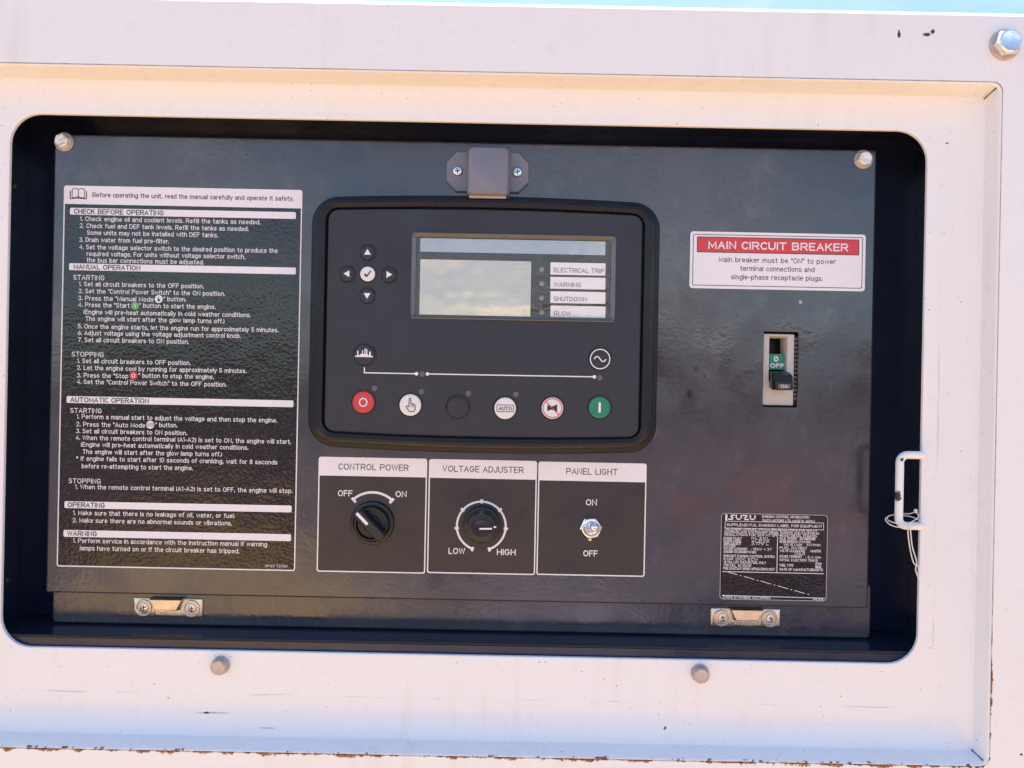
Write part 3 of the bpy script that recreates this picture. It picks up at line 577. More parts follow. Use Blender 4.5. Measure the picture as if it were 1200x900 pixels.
mb.loft([pr(0.02, 2, 19, 16), pr(yb_ - 0.001, 1, 20, 20), pr(yb_ - 0.006, -.5, 22, 20, .6), pr(yb_ - 0.0105, -2.6, 22, 17, 1.2), pr(yb_ - 0.0125, -5.8, 20.5, 10, 1.6), pr(yb_ - 0.0129, -5.8, 19.5, 9, 1.6)])
ob = mb.build('rocker', BLACK, cb)
mb = MB(); t_ = P(917, 452.2, yb_ - 0.013); mb.flat(rrect(q.x + 1.6*k, q.z - 6.6*k, 14*k, 5.4*k, .6*k, 3), yb_ - 0.01305); mb.build('rating_plate', plain('dark_grey_print', (0.12, 0.10, 0.10), 0.4), ob)
mb = MB(); pxr = 600; v_, f_, n_ = glyphs('75A', 0.02)
mb.add([(q.x + 1.6*k + (x - .5)*8.5*k, yb_ - 0.0132, q.z - 6.6*k + (z - .35)*3.4*k/CAP) for x, z in v_], f_); mb.build('rating_lettering', INK, ob)

# ------------------------------------------------------------------ emission label
em = thing('emission_label', 'small black emission sticker crowded with white print, at the panel lower right', 'label', P(906, 704, 0))
ye = -0.0004; k = S(ye); E4 = rect_from((844.2, 650), (969.2, 656), (908, 602.4), (905.5, 703.4), ye)
mb = MB(); mb.loft([(rrect(*E4, 4.5*k, 6), 0.0), (rrect(*E4, 4.5*k, 6), ye)]); mb.build('label_film', LBLACK, em)
mb = MB(); y1e = ye - 0.0001; mb.ring(rrect(*E4, 4.5*k, 6), rrect(E4[0], E4[1], E4[2] - 1.1*k, E4[3] - 1.1*k, 4*k, 6), y1e); mb.build('border_line', DIM, em)
def z6(x, y): return 830 + x/6.92, 590 + y/6.92
def e6(mb, t, x0, x1, y, cap=3.0, bold=0.006):
    px, py = z6((x0 + x1)/2, y); text(mb, t, px, py, (x1 - x0)/6.92, cap, y1e, bold)
mb = MB()
# block logo letters drawn as strokes
def stroke(pts, wd):
    q = [P(*z6(*p), y1e) for p in pts]
    for a, b in zip(q, q[1:]):
        d = (b - a).normalized()*wd*k*0.5
        mb.bar((a.x - d.x, a.z - d.z), (b.x + d.x, b.z + d.z), wd*k, y1e)
lw = 1.45
stroke([(147, 96), (146, 130)], 2.2)
stroke([(212, 96), (180, 95), (177, 100), (208, 122), (204, 128), (166, 127)], lw)
stroke([(228, 95), (226, 126), (264, 128), (268, 97)], lw)
stroke([(284, 97), (322, 99), (318, 106), (288, 122), (286, 130), (324, 131)], lw)
stroke([(342, 99), (340, 129), (376, 131), (380, 101)], lw)
mb.build('logo_lettering', INK, em)
mb = MB()
e6(mb, 'EMISSION CONTROL INFORMATION', 437, 820, 109); e6(mb, 'ISUZU MOTORS LTD. MADE IN JAPAN', 440, 862, 141)
e6(mb, 'SUPPLEMENTAL EMISSION LABEL FOR EQUIPMENT', 150, 925, 179, 3.2)
for t, x0, x1, y in [('THIS ENGINE COMPLIES WITH U.S. EPA REGULATIONS FOR 2019 MY', 130, 885, 213), ('NONROAD AND STATIONARY DIESEL ENGINES AND CALIFORNIA', 130, 900, 236), ('REGULATIONS FOR 2019 MY OFF-ROAD DIESEL ENGINES', 132, 880, 258),
    ('ENGINE FAMILY', 126, 272, 282), ('KL3XL', 350, 498, 282), ('ENGINE MODEL', 126, 270, 304), ('4LE2X', 350, 495, 306), ('DISPLACEMENT', 126, 265, 326), ('2.179 L', 350, 490, 328), ('POWER', 126, 220, 346), ('POWER CATEGORY', 126, 318, 368), (': 19', 345, 390, 370), ('kW < 37', 395, 512, 372),
    ('EMISSION STANDARD PM 0.03', 126, 388, 392), ('EXHAUST EMISSION CONTROL SYSTEM', 126, 540, 428), ('EGR DOC ECM', 126, 400, 452), ('ULTRA LOW SULFUR FUEL ONLY', 126, 468, 478), ('DIESEL ENGINE', 126, 350, 502), ('FOR CONSTANT-SPEED APPLICATIONS ONLY', 122, 540, 530),
    ('IDLE SPEED', 580, 720, 284), ('NON ADJUSTABLE', 740, 870, 286), ('RATED OUTPUT kW', 580, 730, 310), ('POWER', 740, 830, 312), ('VALVE LASH', 610, 760, 334), ('kW/min', 800, 910, 336), ('FUEL RATE', 580, 760, 360), (': 29.7', 740, 800, 362), ('MM3/STK', 830, 915, 386), ('VALVE CLEARANCE', 580, 785, 384), ('COLD', 700, 785, 408), ('INTAKE / EXHAUST', 580, 760, 430), (': 0.4 mm', 790, 912, 436), ('INITIAL INJECTION TIMING', 580, 890, 460), ('BTDC', 870, 920, 490),
    ('FUEL TYPE', 580, 690, 502), ('DIESEL', 868, 920, 516), ("DATE OF MANUFACTURE:05/'19", 580, 930, 537), ('ENGINE ID NUMBER: 4LE2-895162', 118, 505, 762), ('EBL5DB', 850, 932, 782)]:
    e6(mb, t, x0, x1, y)
a = P(*z6(536, 179), y1e); mb.ring(rrect(a.x, a.z, 803/6.92*k, 8.6*k, 1.2*k, 4), rrect(a.x, a.z, 803/6.92*k - 1.0*k, 7.6*k, 1*k, 4), y1e)
def l6(x0, y0, x1, y1_, wd=0.7):
    a = P(*z6(x0, y0), y1e); b = P(*z6(x1, y1_), y1e); mb.bar((a.x, a.z), (b.x, b.z), wd*k, y1e)
l6(562, 270, 556, 556); l6(115, 552, 938, 570); l6(110, 745, 945, 768)
for q in range(5):
    x0 = 150 + q*137; y0 = 553 + q*38; l6(x0, y0, x0 + 86, y0 + 25, 0.6); l6(x0 + 107, y0 + 31, x0 + 118, y0 + 34, 0.7)
mb.build('white_lettering', INK, em)

# ------------------------------------------------------------------ three switch labels
SW = [('CONTROL POWER', (372.3, 602.5), (499.5, 604.5), (437, 536.3), (435, 671), (437.7, 547.5), 82, 'black switch label headed CONTROL POWER around the rotary switch'),
      ('VOLTAGE ADJUSTER', (501.6, 605), (628.2, 607), (566, 539), (563.8, 672.7), (566, 550), 95, 'black switch label headed VOLTAGE ADJUSTER around the fluted knob'),
      ('PANEL LIGHT', (629.8, 607), (756.6, 610), (694.3, 542), (692.2, 674.8), (693.6, 552.7), 60, 'black switch label headed PANEL LIGHT around the toggle switch')]
y1s = -0.00052
for t, l, r_, tp, bt, tc_, tw, lb in SW:
    W4 = rect_from(l, r_, tp, bt, -0.0004); k = S(-0.0004)
    sw = thing('switch_label', lb, 'label', (W4[0], 0, W4[1] - W4[3]/2), 'white bordered switch labels in a row')
    mb = MB(); mb.loft([(rrect(*W4, 3*k, 5), 0), (rrect(*W4, 3*k, 5), -0.0004)]); mb.build('label_film', LBROWN, sw)
    mb = MB(); mb.ring(rrect(*W4, 3*k, 5), rrect(W4[0], W4[1], W4[2] - 2.8*k, W4[3] - 2.8*k, 2*k, 5), y1s); mb.build('white_border', INK, sw)
    mb = MB(); hb = 21.5*k; mb.flat(rrect(W4[0], W4[1] + W4[3]/2 - hb/2 - 0.5*k, W4[2] - 2*k, hb, 1.5*k, 4), y1s - 0.00004); mb.build('heading_band', LWHITE, sw)
    mb = MB(); text(mb, t, *tc_, tw, 7.4, y1s - 0.00014, 0.004); mb.build('dark_lettering', GREYINK, sw)
    mb = MB()
    if t[0] == 'C':
        text(mb, 'OFF', 404.5, 578, 17, 7.2, y1s, 0.008); text(mb, 'ON', 470, 579, 13, 7.2, y1s, 0.008)
        c = P(436.3, 611, y1s); mb.arc(c.x, c.z, 34*k, 2.8*k, 48, 132, y1s)
        for an in (48, 132):
            t_ = R(an); d = Vector((math.cos(t_), math.sin(t_))); p0 = Vector((c.x, c.z)) + d*31*k; mb.bar(tuple(p0 - d*1.5*k), tuple(p0 + d*5.6*k), 3.2*k, y1s - 0.00003)
    elif t[0] == 'V':
        text(mb, 'LOW', 535.3, 645.7, 19.5, 7.2, y1s, 0.008); text(mb, 'HIGH', 593.3, 647, 22, 7.2, y1s, 0.008)
        c = P(564, 616.5, y1s); mb.arc(c.x, c.z, 28.6*k, 2.4*k, -68, 248, y1s, 72)
        for an in (-70, -5, 42, 90, 140, 186, 250):
            t_ = R(an); d = Vector((math.cos(t_), math.sin(t_))); p0 = Vector((c.x, c.z)) + d*28*k; mb.bar(tuple(p0 - d*1.5*k), tuple(p0 + d*3.4*k), 3*k, y1s - 0.00003)
    else:
        text(mb, 'ON', 693, 588.7, 13, 7.2, y1s, 0.008); mb.build('white_lettering', INK, sw); mb = MB(); text(mb, 'OFF', 692, 648.5, 17, 7.2, y1s, 0.008)
    mb.build('white_lettering', INK, sw)

# rotary switch
y0 = -0.0006
k = S(y0); rc = P(435.3, 614, -0.006)
rs = thing('rotary_switch', 'black rotary switch with a slanting white pointer, turned to OFF', 'switch', (rc.x, y0, rc.z))
mb = MB(); mb.lathe(rc.x, rc.z, [(25.5*k, y0), (25.5*k, y0 - .002), (24.5*k, y0 - .0032), (22*k, y0 - .0036), (21*k, y0 - .002)], 40); mb.build('collar', SATIN, rs)
mb = MB(); mb.lathe(rc.x, rc.z, [(20*k, y0 - .0015), (20*k, y0 - .008), (19*k, y0 - .009), (17.5*k, y0 - .009), (16*k, y0 - .0055), (10.5*k, y0 - .0055), (9.5*k, y0 - .0065), (8*k, y0 - .0065)], 48); dial = mb.build('dial', SATIN, rs)
mb = MB(); A = R(135 - 0)
def rot(o, a, cx, cz): return [(cx + x*math.cos(a) - z*math.sin(a), cz + x*math.sin(a) + z*math.cos(a)) for x, z in o]
g_ = lambda l, w_, r_: rot(rrect(0, 0, l*k, w_*k, r_*k, 5), A, rc.x, rc.z)
mb.loft([(g_(43, 15, 3), y0 - .004), (g_(43, 14, 3), y0 - .012), (g_(42, 11, 3), y0 - .0155), (g_(41, 9, 3), y0 - .0162)])
grip = mb.build('grip', SATIN, rs)
mb = MB(); d = Vector((math.cos(A), math.sin(A))); yg = y0 - .0164
ends = [Vector((rc.x, rc.z)) + d*21*k, Vector((rc.x, rc.z)) + d*2.5*k]
mb.flat(rot(rrect(11.8*k, 0, 18.5*k, 3.4*k, 1.6*k, 5), A, rc.x, rc.z), yg); mb.build('pointer', INK, grip)

# voltage knob
kc = P(564.3, 617, -0.012)
vk = thing('adjuster_knob', 'round black fluted knob with a short white pointer, inside the LOW to HIGH ring', 'knob', (kc.x, y0, kc.z))
mb = MB(); rings = []
for r_, y in ((21.5, 0), (21.5, -.0035), (20.5, -.0045), (18.8, -.0048), (18.2, -.010), (17.6, -.0150), (16.4, -.0168), (13.5, -.0172)):
    o = []
    for i in range(96):
        t_ = 2*math.pi*i/96; fl = 1 - (0.045*(0.5 + 0.5*math.cos(16*t_)) if 14 < r_ < 19 else 0); o.append((kc.x + r_*k*fl*math.cos(t_), kc.z + r_*k*fl*math.sin(t_)))
    rings.append((o, y0 + y))
mb.loft(rings); mb.build('skirt', SATIN, vk)
mb = MB(); mb.lathe(kc.x, kc.z, [(13.6*k, y0 - .0171), (13.2*k, y0 - .0179), (12*k, y0 - .0182), (8*k, y0 - .0178), (3*k, y0 - .0176)], 40); cap_ = mb.build('cap', BLACK, vk)
mb = MB(); mb.bar((kc.x - 2*k, kc.z - 1.0*k), (kc.x + 12.2*k, kc.z - .6*k), 1.9*k, y0 - .0184); mb.bar((kc.x + 14*k, kc.z + 1*k), (kc.x + 17*k, kc.z + 1.2*k), 1.9*k, y0 - .01735); mb.build('pointer', INK, vk)
mb = MB(); mb.lathe(kc.x, kc.z + 17.3*k, [(2.6*k, y0 - .0165), (2.4*k, y0 - .0186), (1.6*k, y0 - .0190)], 16); mb.build('index_peg', BLACK, vk)

# toggle switch
tcn = P(692.8, 619, -0.003)
tg = thing('toggle_switch', 'small chrome toggle switch flipped up, between ON and OFF', 'switch', (tcn.x, y0, tcn.z))
CHR = plain('bright_chrome', (0.85, 0.82, 0.78), 0.12, metal=1.0, var=0.06, rvar=0.06)
mb = MB(); hx = lambda r_: ngon(tcn.x, tcn.z, r_*k, 6, 0.12)
mb.loft([(hx(13.5), y0), (hx(13.5), y0 - .0022), (hx(12.2), y0 - .003)]); mb.lathe(tcn.x, tcn.z, [(10.8*k, y0 - .003), (10*k, y0 - .0032), (9.4*k, y0 - .0032)], 32); mb.build('hex_nut', CHR, tg)
mb = MB(); mb.lathe(tcn.x, tcn.z, [(9*k, y0 - .003), (9*k, y0 - .0058), (8.2*k, y0 - .0064), (6.2*k, y0 - .0064), (6*k, y0 - .002), (3*k, y0 - .002)], 32); mb.build('bushing', CHR, tg)
mb = MB(); a = Vector((tcn.x, y0 - .002, tcn.z)); tip = a + Vector((1.2*k, -.0165, 5.2*k)); pts = [a.lerp(tip, t_) for t_ in (0, .25, .5, .75, .88, .96, 1.0)]
mb.tube(pts, [2.6*k, 2.8*k, 3.3*k, 4.1*k, 4.3*k, 3.6*k, 1.8*k], 18); mb.build('lever', CHR, tg)
mb = MB(); mb.lathe(tcn.x - 1*k, tcn.z - 13.5*k, [(1.9*k, y0), (1.9*k, y0 - .001)], 12); mb.build('locating_tab', ZINC, tg)

# ------------------------------------------------------------------ panel lamp
YL = -0.0035
lp = thing('panel_lamp', 'grey plastic lamp housing with two screws, fixed above the controller', 'lamp', P(571, 230, 0))
k = S(YL); c = P(571.3, 201.5, YL)
mb = MB()
def octo(w_, h_, ch): x, z = w_*k/2, h_*k/2; q = ch*k; return [(c.x + u, c.z + v) for u, v in ((x, -z + q), (x, z - q), (x - q, z), (-x + q, z), (-x, z - q), (-x, -z + q), (-x + q, -z), (x - q, -z))]
mb.loft([(octo(97, 47, 12), 0), (octo(97, 47, 12), YL + .001), (octo(95, 45, 11.5), YL)]); mb.build('mounting_plate', GREYP, lp)
yb2 = -0.022; k2 = S(yb2); c2 = P(572, 199.5, yb2)
mb = MB()
def hb_(w_, h_, y, r_, dz=0): return (rrect(c2.x, c2.z + dz*k, w_*k, h_*k, r_*k, 5), y)
mb.loft([hb_(51, 57, 0, 3), hb_(50, 57, -.012, 4), hb_(48, 56, yb2 + .004, 5), hb_(45, 53.5, yb2 + .001, 5), hb_(41, 50, yb2, 4)]); mb.build('lamp_hood', GREYP, lp)
mb = MB(); mb.box(c2.x - 21*k, c2.x + 21*k, yb2 + .0035, -.004, c2.z - 28.5*k - 0.0018, c2.z - 28*k); mb.build('lens', plain('yellowed_lens', (0.42, 0.30, 0.18), 0.2, coat=0.5), lp)
def screw(px, py, y, r_, parent, mat, recess=BLK):
    c = P(px, py, y); s = S(y)*r_; mb = MB(); mb.lathe(c.x, c.z, [(s, y), (s*.97, y - s*.22), (s*.8, y - s*.42), (s*.45, y - s*.5)], 24)
    for t_ in (0.2, 0.2 + math.pi/2):
        d = (math.cos(t_)*s*.5, math.sin(t_)*s*.5); mb.bar((c.x - d[0], c.z - d[1]), (c.x + d[0], c.z + d[1]), s*.22, y - s*.515 - (0.00003 if t_ > 1 else 0), 1)
    return mb.build('screw', [mat, recess], parent)
s1 = screw(536.2, 201, YL, 6, lp, STEEL); copy_tree(s1, lp, P(606.3, 202.3, YL) - P(536.2, 201, YL))

# ------------------------------------------------------------------ controller
YF = -0.0190                                        # keypad face
k = S(YF); ct = thing('generator_controller', 'large black controller with display, round buttons and rounded bezel, mid panel', 'controller', P(566, 528, 0))
c = P(566.5, 378.8, YF); kk = k/S(0)
def bo(w_, h_, r_, bow): return bowed(c.x, c.z, w_*k, h_*k, r_*k, bow*k)
mb = MB()
mb.loft([(bo(417, 297, 31, 5.5), 0), (bo(417, 297, 31, 5.5), -.004), (bo(414, 294, 30, 5.5), -.0058), (bo(405, 285, 27, 5.5), -.0066), (bo(404, 284, 27, 5.5), -.0085), (bo(402, 282, 26, 5.5), -.0165), (bo(397, 277, 24, 5.5), -.0205), (bo(388, 271, 20, 5), -.0218), (bo(374, 263, 15, 4.0), -.0208), (bo(370, 261, 13, 3.6), -.0165)])
mb.build('bezel', PLASTIC, ct, 30)
mb = MB(); win = P(601.5, 325, YF); wo = (win.x, win.z, 239*k, 101*k)
# keypad film with a window opening: outline bridged to the window
fr = bo(368, 259, 11, 3.4); n_ = len(fr)
wi = bowed(*wo, 3*k, 0)
fr2 = bo(366.8, 257.8, 10.5, 3.4)
mb.loft([(fr, -.0160), (fr, YF + .0004), (fr2, YF), (wi, YF), (wi, YF + .003)], False, False); mb.build('keypad_film', FACE, ct, 12)
# display window
yd = YF + .0024; dsp = MB(); dsp.flat(rrect(*wo, 1*k, 3), yd); disp = dsp.build('display', LCDBACK, ct)
mb = MB(); o = rrect(*wo, 3.2*k, 6); q = lambda d_: rrect(wo[0], wo[1], wo[2] - d_*k, wo[3] - d_*k, 2.4*k, 6)
mb.loft([(rrect(wo[0], wo[1], wo[2] + 1*k, wo[3] + 1*k, 3.4*k, 6), YF + .0008), (o, YF - .0012), (q(2), YF - .0016), (q(4), YF - .0014), (q(7), YF - .0002), (q(10), YF + .0006)], False, False)
mb.build('window_frame', plain('smoky_clear_plastic', (0.065, 0.062, 0.065), 0.16, var=0.25, vscale=70, coat=0.6), disp)
mb = MB(); mb.flat(q(9.6), YF + .0005); mb.build('window_pane', GLASS, disp)
yi = yd - .0003
def prect(x0, y0_, x1, y1_, y):
    cc = P((x0 + x1)/2, (y0_ + y1_)/2, y); s = S(y); return rrect(cc.x, cc.z, (x1 - x0)*s, (y1_ - y0_)*s, .5*s, 2)
mb = MB(); mb.flat(prect(492.5, 281, 709.5, 297, yi), yi); mb.build('top_strip', plain('blue_grey_strip', (0.29, 0.31, 0.34), 0.14, metal=0.5, var=0.06, vscale=25, bump=0.3, bscale=24, bdist=0.003, rvar=0.04), disp)
mb = MB(); mb.flat(prect(492, 305, 622, 371.5, yi), yi); mb.build('screen', LCD, disp)
for i, (ya_, yb3, t, tw) in enumerate(((308, 322.4, 'ELECTRICAL TRIP', 59), (325, 338.8, 'WARNING', 32), (341.8, 355.6, 'SHUTDOWN', 38.5), (358.6, 372.6, 'GLOW', 20))):
    mb = MB(); mb.flat(prect(645, ya_, 709.5, yb3, yi), yi); mb.build('legend_card', LWHITE, disp)
    mb = MB(); text(mb, t, 649 + tw/2, (ya_ + yb3)/2 + 1.8, tw, 5.3, yi - .0002, 0.0); mb.build('legend_lettering', GREYINK, disp)
    p = P(634.8, 315.5 + i*16.8, yi); mb = MB(); mb.lathe(p.x, p.z, [(3.2*k, yd), (3.0*k, yd - .0006), (2*k, yd - .0010), (.8*k, yd - .0012)], 18); mb.build('indicator_light', LEDC, disp)
# buttons
def button(px, py, r_, mat, ring=True, hgt=0.0013):
    p = P(px, py, YF); mb = MB()
    mb.lathe(p.x, p.z, [(r_*k, YF), (r_*k, YF - hgt*.6), ((r_ - .7)*k, YF - hgt*.9), ((r_ - 2)*k, YF - hgt), ((r_ - 4)*k, YF - hgt*1.03)], 40)
    ob = mb.build('push_button', mat, ct)
    if ring:
        mb = MB(); mb.lathe(p.x, p.z, [((r_ + 2.2)*k, YF - .00002), ((r_ + 2.0)*k, YF - .0004), ((r_ + .8)*k, YF - .0004), ((r_ + .1)*k, YF - .0001)], 40, False); mb.build('button_ring', BLACK, ob)
    return ob, p
yk = YF - .00150
for px, py, d in ((431, 296, (0, 1)), (407, 321, (-1, 0)), (456, 322, (1, 0)), (430.5, 346.5, (0, -1))):
    ob, p = button(px, py, 8.4, FACE); mb = MB(); n2 = (-d[1], d[0])
    mb.flat([(p.x + (d[0]*4 + 0)*k, p.z + d[1]*4*k), (p.x + (-d[0]*2.8 + n2[0]*4)*k, p.z + (-d[1]*2.8 + n2[1]*4)*k), (p.x + (-d[0]*2.8 - n2[0]*4)*k, p.z + (-d[1]*2.8 - n2[1]*4)*k)], yk); mb.build('arrow', INK, ob)
ob, p = button(431, 321.2, 8.6, BWHITE); mb = MB(); mb.bar((p.x - 3.4*k, p.z - .3*k), (p.x - .8*k, p.z - 3*k), 2.4*k, yk); mb.bar((p.x - 1*k, p.z - 3.4*k), (p.x + 3.8*k, p.z + 3.6*k), 1.5*k, yk - .00003); mb.build('tick', BLK, ob)
# mains and load symbols
ob, p = button(427, 415.5, 12, FACE); mb = MB(); mb.box(p.x - 10.5*k, p.x + 10.5*k, yk, yk + .0001, p.z - 3*k, p.z - 1.6*k)
for x0, x1, z1_ in ((-8, -6.6, 4.5), (-4.5, 4.5, .6), (-2.4, -1.2, 5), (.6, 1.8, 7), (2.6, 3.8, 6.4), (6, 7.8, 3.6), (-8.6, 8.6, -.8)): mb.flat([(p.x + x0*k, p.z - 2*k), (p.x + x1*k, p.z - 2*k), (p.x + x1*k, p.z + z1_*k), (p.x + x0*k, p.z + z1_*k)], yk - .00003 - .00001*abs(z1_))
mb.build('factory_symbol', INK, ob)
ob, p = button(703, 420.8, 12, FACE); mb = MB(); mb.arc(p.x, p.z, 11.4*k, 1.2*k, 0, 360, yk, 48)
pts = [(-7 + 14*i/16, 3.0*math.sin(2*math.pi*i/16)) for i in range(17)]
for i, (a, b) in enumerate(zip(pts, pts[1:])): mb.bar((p.x + a[0]*k, p.z + a[1]*k), (p.x + b[0]*k, p.z + b[1]*k), 1.3*k, yk - .00003 - .00001*(i % 2))
mb.build('wave_symbol', INK, ob)
mb = MB(); yk2 = YF - .00015
def ln(a, b, wd=1.3, dy=0): a = P(*a, yk2); b = P(*b, yk2); mb.bar((a.x, a.z), (b.x, b.z), wd*k, yk2 - dy)
ln((427, 430.5), (427, 436.8)); ln((426.4, 436.8), (488, 438), 1.3, .00003); ln((501, 438.2), (697, 441.6))
for q_ in ((488, 438), (501, 438.2), (696.5, 441.6)): p = P(*q_, yk2); mb.flat(circ(p.x, p.z, 2.1*k, 16), yk2 - .00006)
mb.build('circuit_line', INK, ct)
for q_ in ((494.8, 438.2), (703, 442.6), (439, 455), (494, 459), (549, 461), (604.5, 462)):
    p = P(*q_, YF); mb = MB(); mb.lathe(p.x, p.z, [(3.4*k, YF), (3.2*k, YF - .0003), (2*k, YF - .0005)], 18); mb.build('indicator_light', LEDG, ct)
ob, p = button(426, 471.3, 12.6, BRED); mb = MB(); mb.add(*[(lambda v, f, n: ([(p.x + (x - .5)*10.4*k, yk, p.z + (z - .35)*11*k/CAP) for x, z in v], f))(*glyphs('O', 0.04))][0]); mb.build('stop_symbol', INK, ob)
ob, p = button(481, 474.6, 12.6, BWHITE); mb = MB()
hand = [(-1.2, 8), (.4, 8), (.8, 1.6), (2.6, 2), (2.8, 1), (4.2, 1.2), (4.4, .2), (5.6, .4), (6, -4), (4.4, -7.6), (-1, -7.6), (-4.8, -2.2), (-3.8, -.8), (-1.8, -2.4), (-1.2, 8)]
for i, (a, b) in enumerate(zip(hand, hand[1:])): mb.bar((p.x + a[0]*k, p.z + a[1]*k), (p.x + b[0]*k, p.z + b[1]*k), .95*k, yk - .00001*(i % 3))
for x in (.8, 2.7, 4.3): mb.bar((p.x + x*k, p.z + 1.4*k), (p.x + x*k, p.z - 2.6*k), .6*k, yk - .00004)
mb.build('hand_symbol', GREYINK, ob)
button(536.6, 477, 12.6, FACE)
ob, p = button(592, 478.4, 12.6, BWHITE); mb = MB(); text(mb, 'AUTO', 592, 478.6, 15.5, 4.6, yk, 0.012); mb.ring(rrect(p.x, p.z, 20*k, 8.6*k, 1.4*k, 4), rrect(p.x, p.z, 18.6*k, 7.2*k, 1*k, 4), yk); mb.build('auto_symbol', BLK, ob)
ob, p = button(647.3, 478.2, 12.6, BWHITE); mb = MB(); mb.arc(p.x, p.z, 11*k, 1.0*k, 0, 360, yk, 48); mb.bar((p.x - 7.6*k, p.z + 7.6*k), (p.x + 7.6*k, p.z - 7.6*k), 1*k, yk - .00004); mb.build('red_bar', RED, ob)
mb = MB(); mb.flat([(p.x - 6*k, p.z - 3.6*k), (p.x - 1*k, p.z - 1.6*k), (p.x + 5.5*k, p.z - 4.4*k), (p.x + 5.5*k, p.z + 4.4*k), (p.x - 1*k, p.z + 1.6*k), (p.x - 6*k, p.z + 3.6*k)], yk - .00001); mb.build('horn_symbol', BLK, ob)
ob, p = button(702.5, 477.5, 12.6, BGREEN); mb = MB(); mb.flat(rrect(p.x, p.z, 2.6*k, 12*k, .5*k, 3), yk); mb.build('start_symbol', INK, ob)

# ------------------------------------------------------------------ keeper plates on the lower rail
YK = 0.006
def keeper(px, py, label):
    t = thing('keeper_plate', label, 'catch plate', P(px, py + 11, YK), 'pressed metal catch plates on the lower rail')
    c = P(px, py, YK); k = S(YK); y = YK
    mb = MB(); mb.loft([(rrect(c.x, c.z, 81*k, 21.5*k, 2*k, 5), y), (rrect(c.x, c.z, 81*k, 21.5*k, 2*k, 5), y - .0012), (rrect(c.x, c.z, 79*k, 19.5*k, 2*k, 5), y - .0018)])
    for sx in (-1, 1): mb.lathe(c.x + sx*28*k, c.z - .5*k, [(10*k, y - .0018), (9.4*k, y - .0028), (8.2*k, y - .0028), (7*k, y - .0016)], 28)
    mb.build('plate', ZINC, t)
    mb = MB()
    tr = lambda w0, w1, h, dz: [(c.x + u*k, c.z + (v + dz)*k) for u, v in ((-w1/2, -h/2), (w1/2, -h/2), (w0/2, h/2), (-w0/2, h/2))]
    mb.loft([(tr(40, 30, 14, 4.6), y - .0017), (tr(38, 27, 12.5, 4.8), y - .0058), (tr(36, 25, 11, 4.9), y - .0066)]); mb.build('tongue', ZINC, t)
    mb = MB()
    for i in range(9):
        x = c.x + (-13 + 3.3*i)*k; mb.box(x, x + 1.8*k, y - .0024, y - .0017, c.z - 8*k, c.z - (4.4 + (i*37 % 3))*k)
    mb.build('stamped_marks', ZINC, t)
    s = screw(px - 28, py - .1, y - .0014, 5.4, t, STEEL); s2 = copy_tree(s, t, Vector((56*k, 0, 0)))
    return t
ka = keeper(197.5, 711.5, 'pressed zinc catch plate with two screws below the tall instruction sticker')
kb = copy_tree(ka, None, P(873, 723.5, YK) - P(197.5, 711.5, YK)); kb['label'] = 'pressed zinc catch plate with two screws below the small emission sticker'

# ------------------------------------------------------------------ handle and cord
YH = Y_BEZ - 0.0075; k = S(YH)
hd = thing('pull_handle', 'white U shaped pull handle standing over the right edge of the window', 'handle', P(1083, 575, Y_BEZ))
pA, pB = P(1080.5, 533.5, YH), P(1079.5, 616.5, YH); gx = P(1053.8, 575, YH).x; rad = 4.6*k
pts = []
def arcp(cx, cz, r_, a0, a1, n=8): return [(cx + r_*math.cos(R(a0 + (a1 - a0)*i/n)), cz + r_*math.sin(R(a0 + (a1 - a0)*i/n))) for i in range(n + 1)]
rb_ = 9*k
path = [(pA.x, pA.z)] + arcp(gx + rb_, pA.z - rb_, rb_, 90, 180) + arcp(gx + rb_, pB.z + rb_, rb_, 180, 270) + [(pB.x, pB.z)]
mb = MB(); ea, eb = [[(q.x + d*k, YH, q.z) for d in (2.0, 3.6, 4.4)] for q in (pA, pB)]; hp = ea[::-1] + [(x, YH, z) for x, z in path] + eb
rads = [rad*.35, rad*.75, rad*.95] + [rad]*len(path) + [rad*.95, rad*.75, rad*.35]
mb.tube(hp, rads, 16)
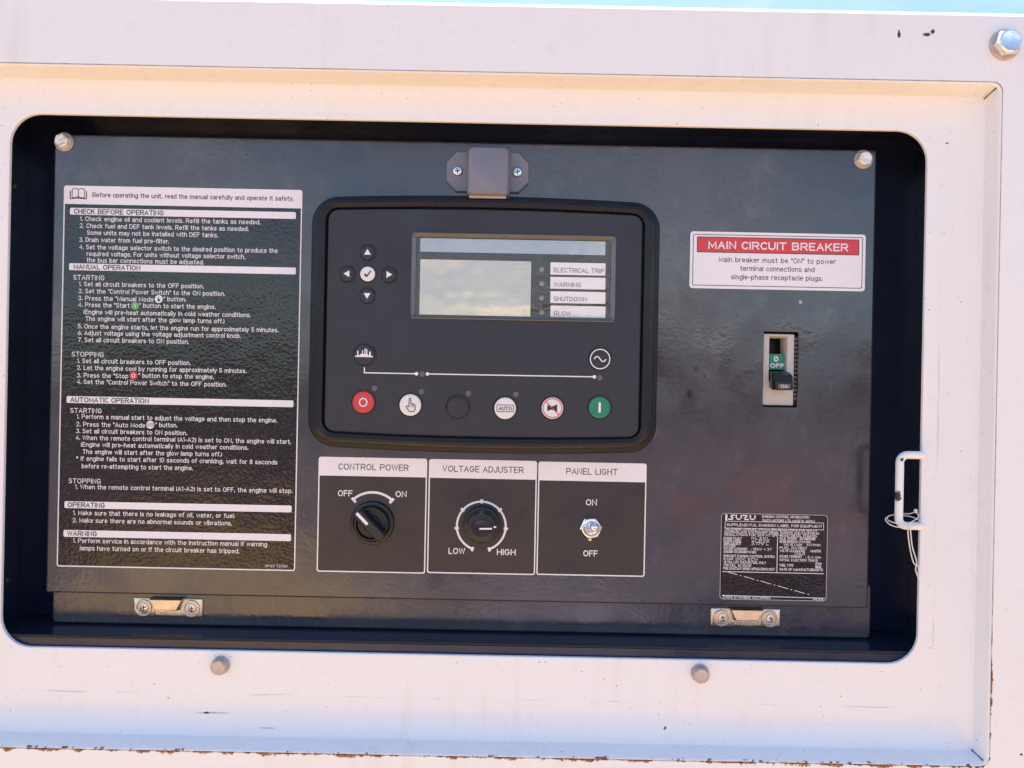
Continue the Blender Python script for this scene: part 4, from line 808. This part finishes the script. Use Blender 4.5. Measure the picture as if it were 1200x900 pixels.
hpaint = white_paint('white_handle_paint', [chips(YH, [(1051, 581, 3.2, 7), (1055, 538.5, 2.2, 2.4)])])
mb.build('grip', hpaint, hd, 60)
for nm, p in (('weld_foot', pA), ('weld_foot', pB)):
    mb = MB(); mb.box(p.x - 1*k, p.x + 3*k, YH + rad*.4, Y_BEZ + .0005, p.z - rad*.7, p.z + rad*.7); mb.build(nm, BEZEL, hd)
cordm = MB()
def curve(pts, n=60):
    q = [Vector(p) for p in pts]; q = [q[0]] + q + [q[-1]]; o = []
    for i in range(1, len(q) - 2):
        for j in range(n//(len(q) - 3)):
            t_ = j/(n//(len(q) - 3)); a, b, c_, d = q[i - 1:i + 3]
            o.append(0.5*((2*b) + (c_ - a)*t_ + (2*a - 5*b + 4*c_ - d)*t_*t_ + (3*b - a - 3*c_ + d)*t_**3))
    o.append(q[-1]); return o
W = lambda px, py, dy: P(px, py, YH + dy)
loop = [W(1062, 614, -.0045), W(1050, 613, -.0046), W(1040, 609, 0), W(1043, 604, .005), W(1058, 604, .006), W(1072, 607, .002), W(1080, 613, -.003), W(1070, 616, -.0048), W(1054, 618, -.0046), W(1042, 614, -.001), W(1038, 607, .002), W(1052, 602, .006), W(1066, 602, .005), W(1073, 600, .001), W(1076, 606, -.002), W(1066, 613, -.0048)]
cordm.tube(curve(loop, 120), 0.6*k, 7)
cordm.tube(curve([W(1066, 613, -.0050), W(1067, 622, -.003), W(1069, 640, .001), W(1074, 658, .002), W(1073, 668, .002), W(1077, 679, .002)], 60), 0.7*k, 7)
cordm.tube(curve([W(1066, 614, -.0046), W(1064, 624, -.002), W(1067, 646, .002), W(1071, 660, .001), W(1076, 664, .002), W(1077.5, 676, .002)], 60), 0.7*k, 7)
cordm.tube(curve([W(1073, 601, .001), W(1071.5, 598, 0), W(1074, 597.5, -.001), W(1074, 601, 0)], 20), 0.8*k, 7)
tag(cordm.build('cord', CORD), 'thin white cord knotted round the bottom of the pull handle with two hanging ends', 'cord')
print('objects', len(bpy.data.objects), 'tris', sum(len(o.data.polygons) for o in bpy.data.objects if o.type == 'MESH'))
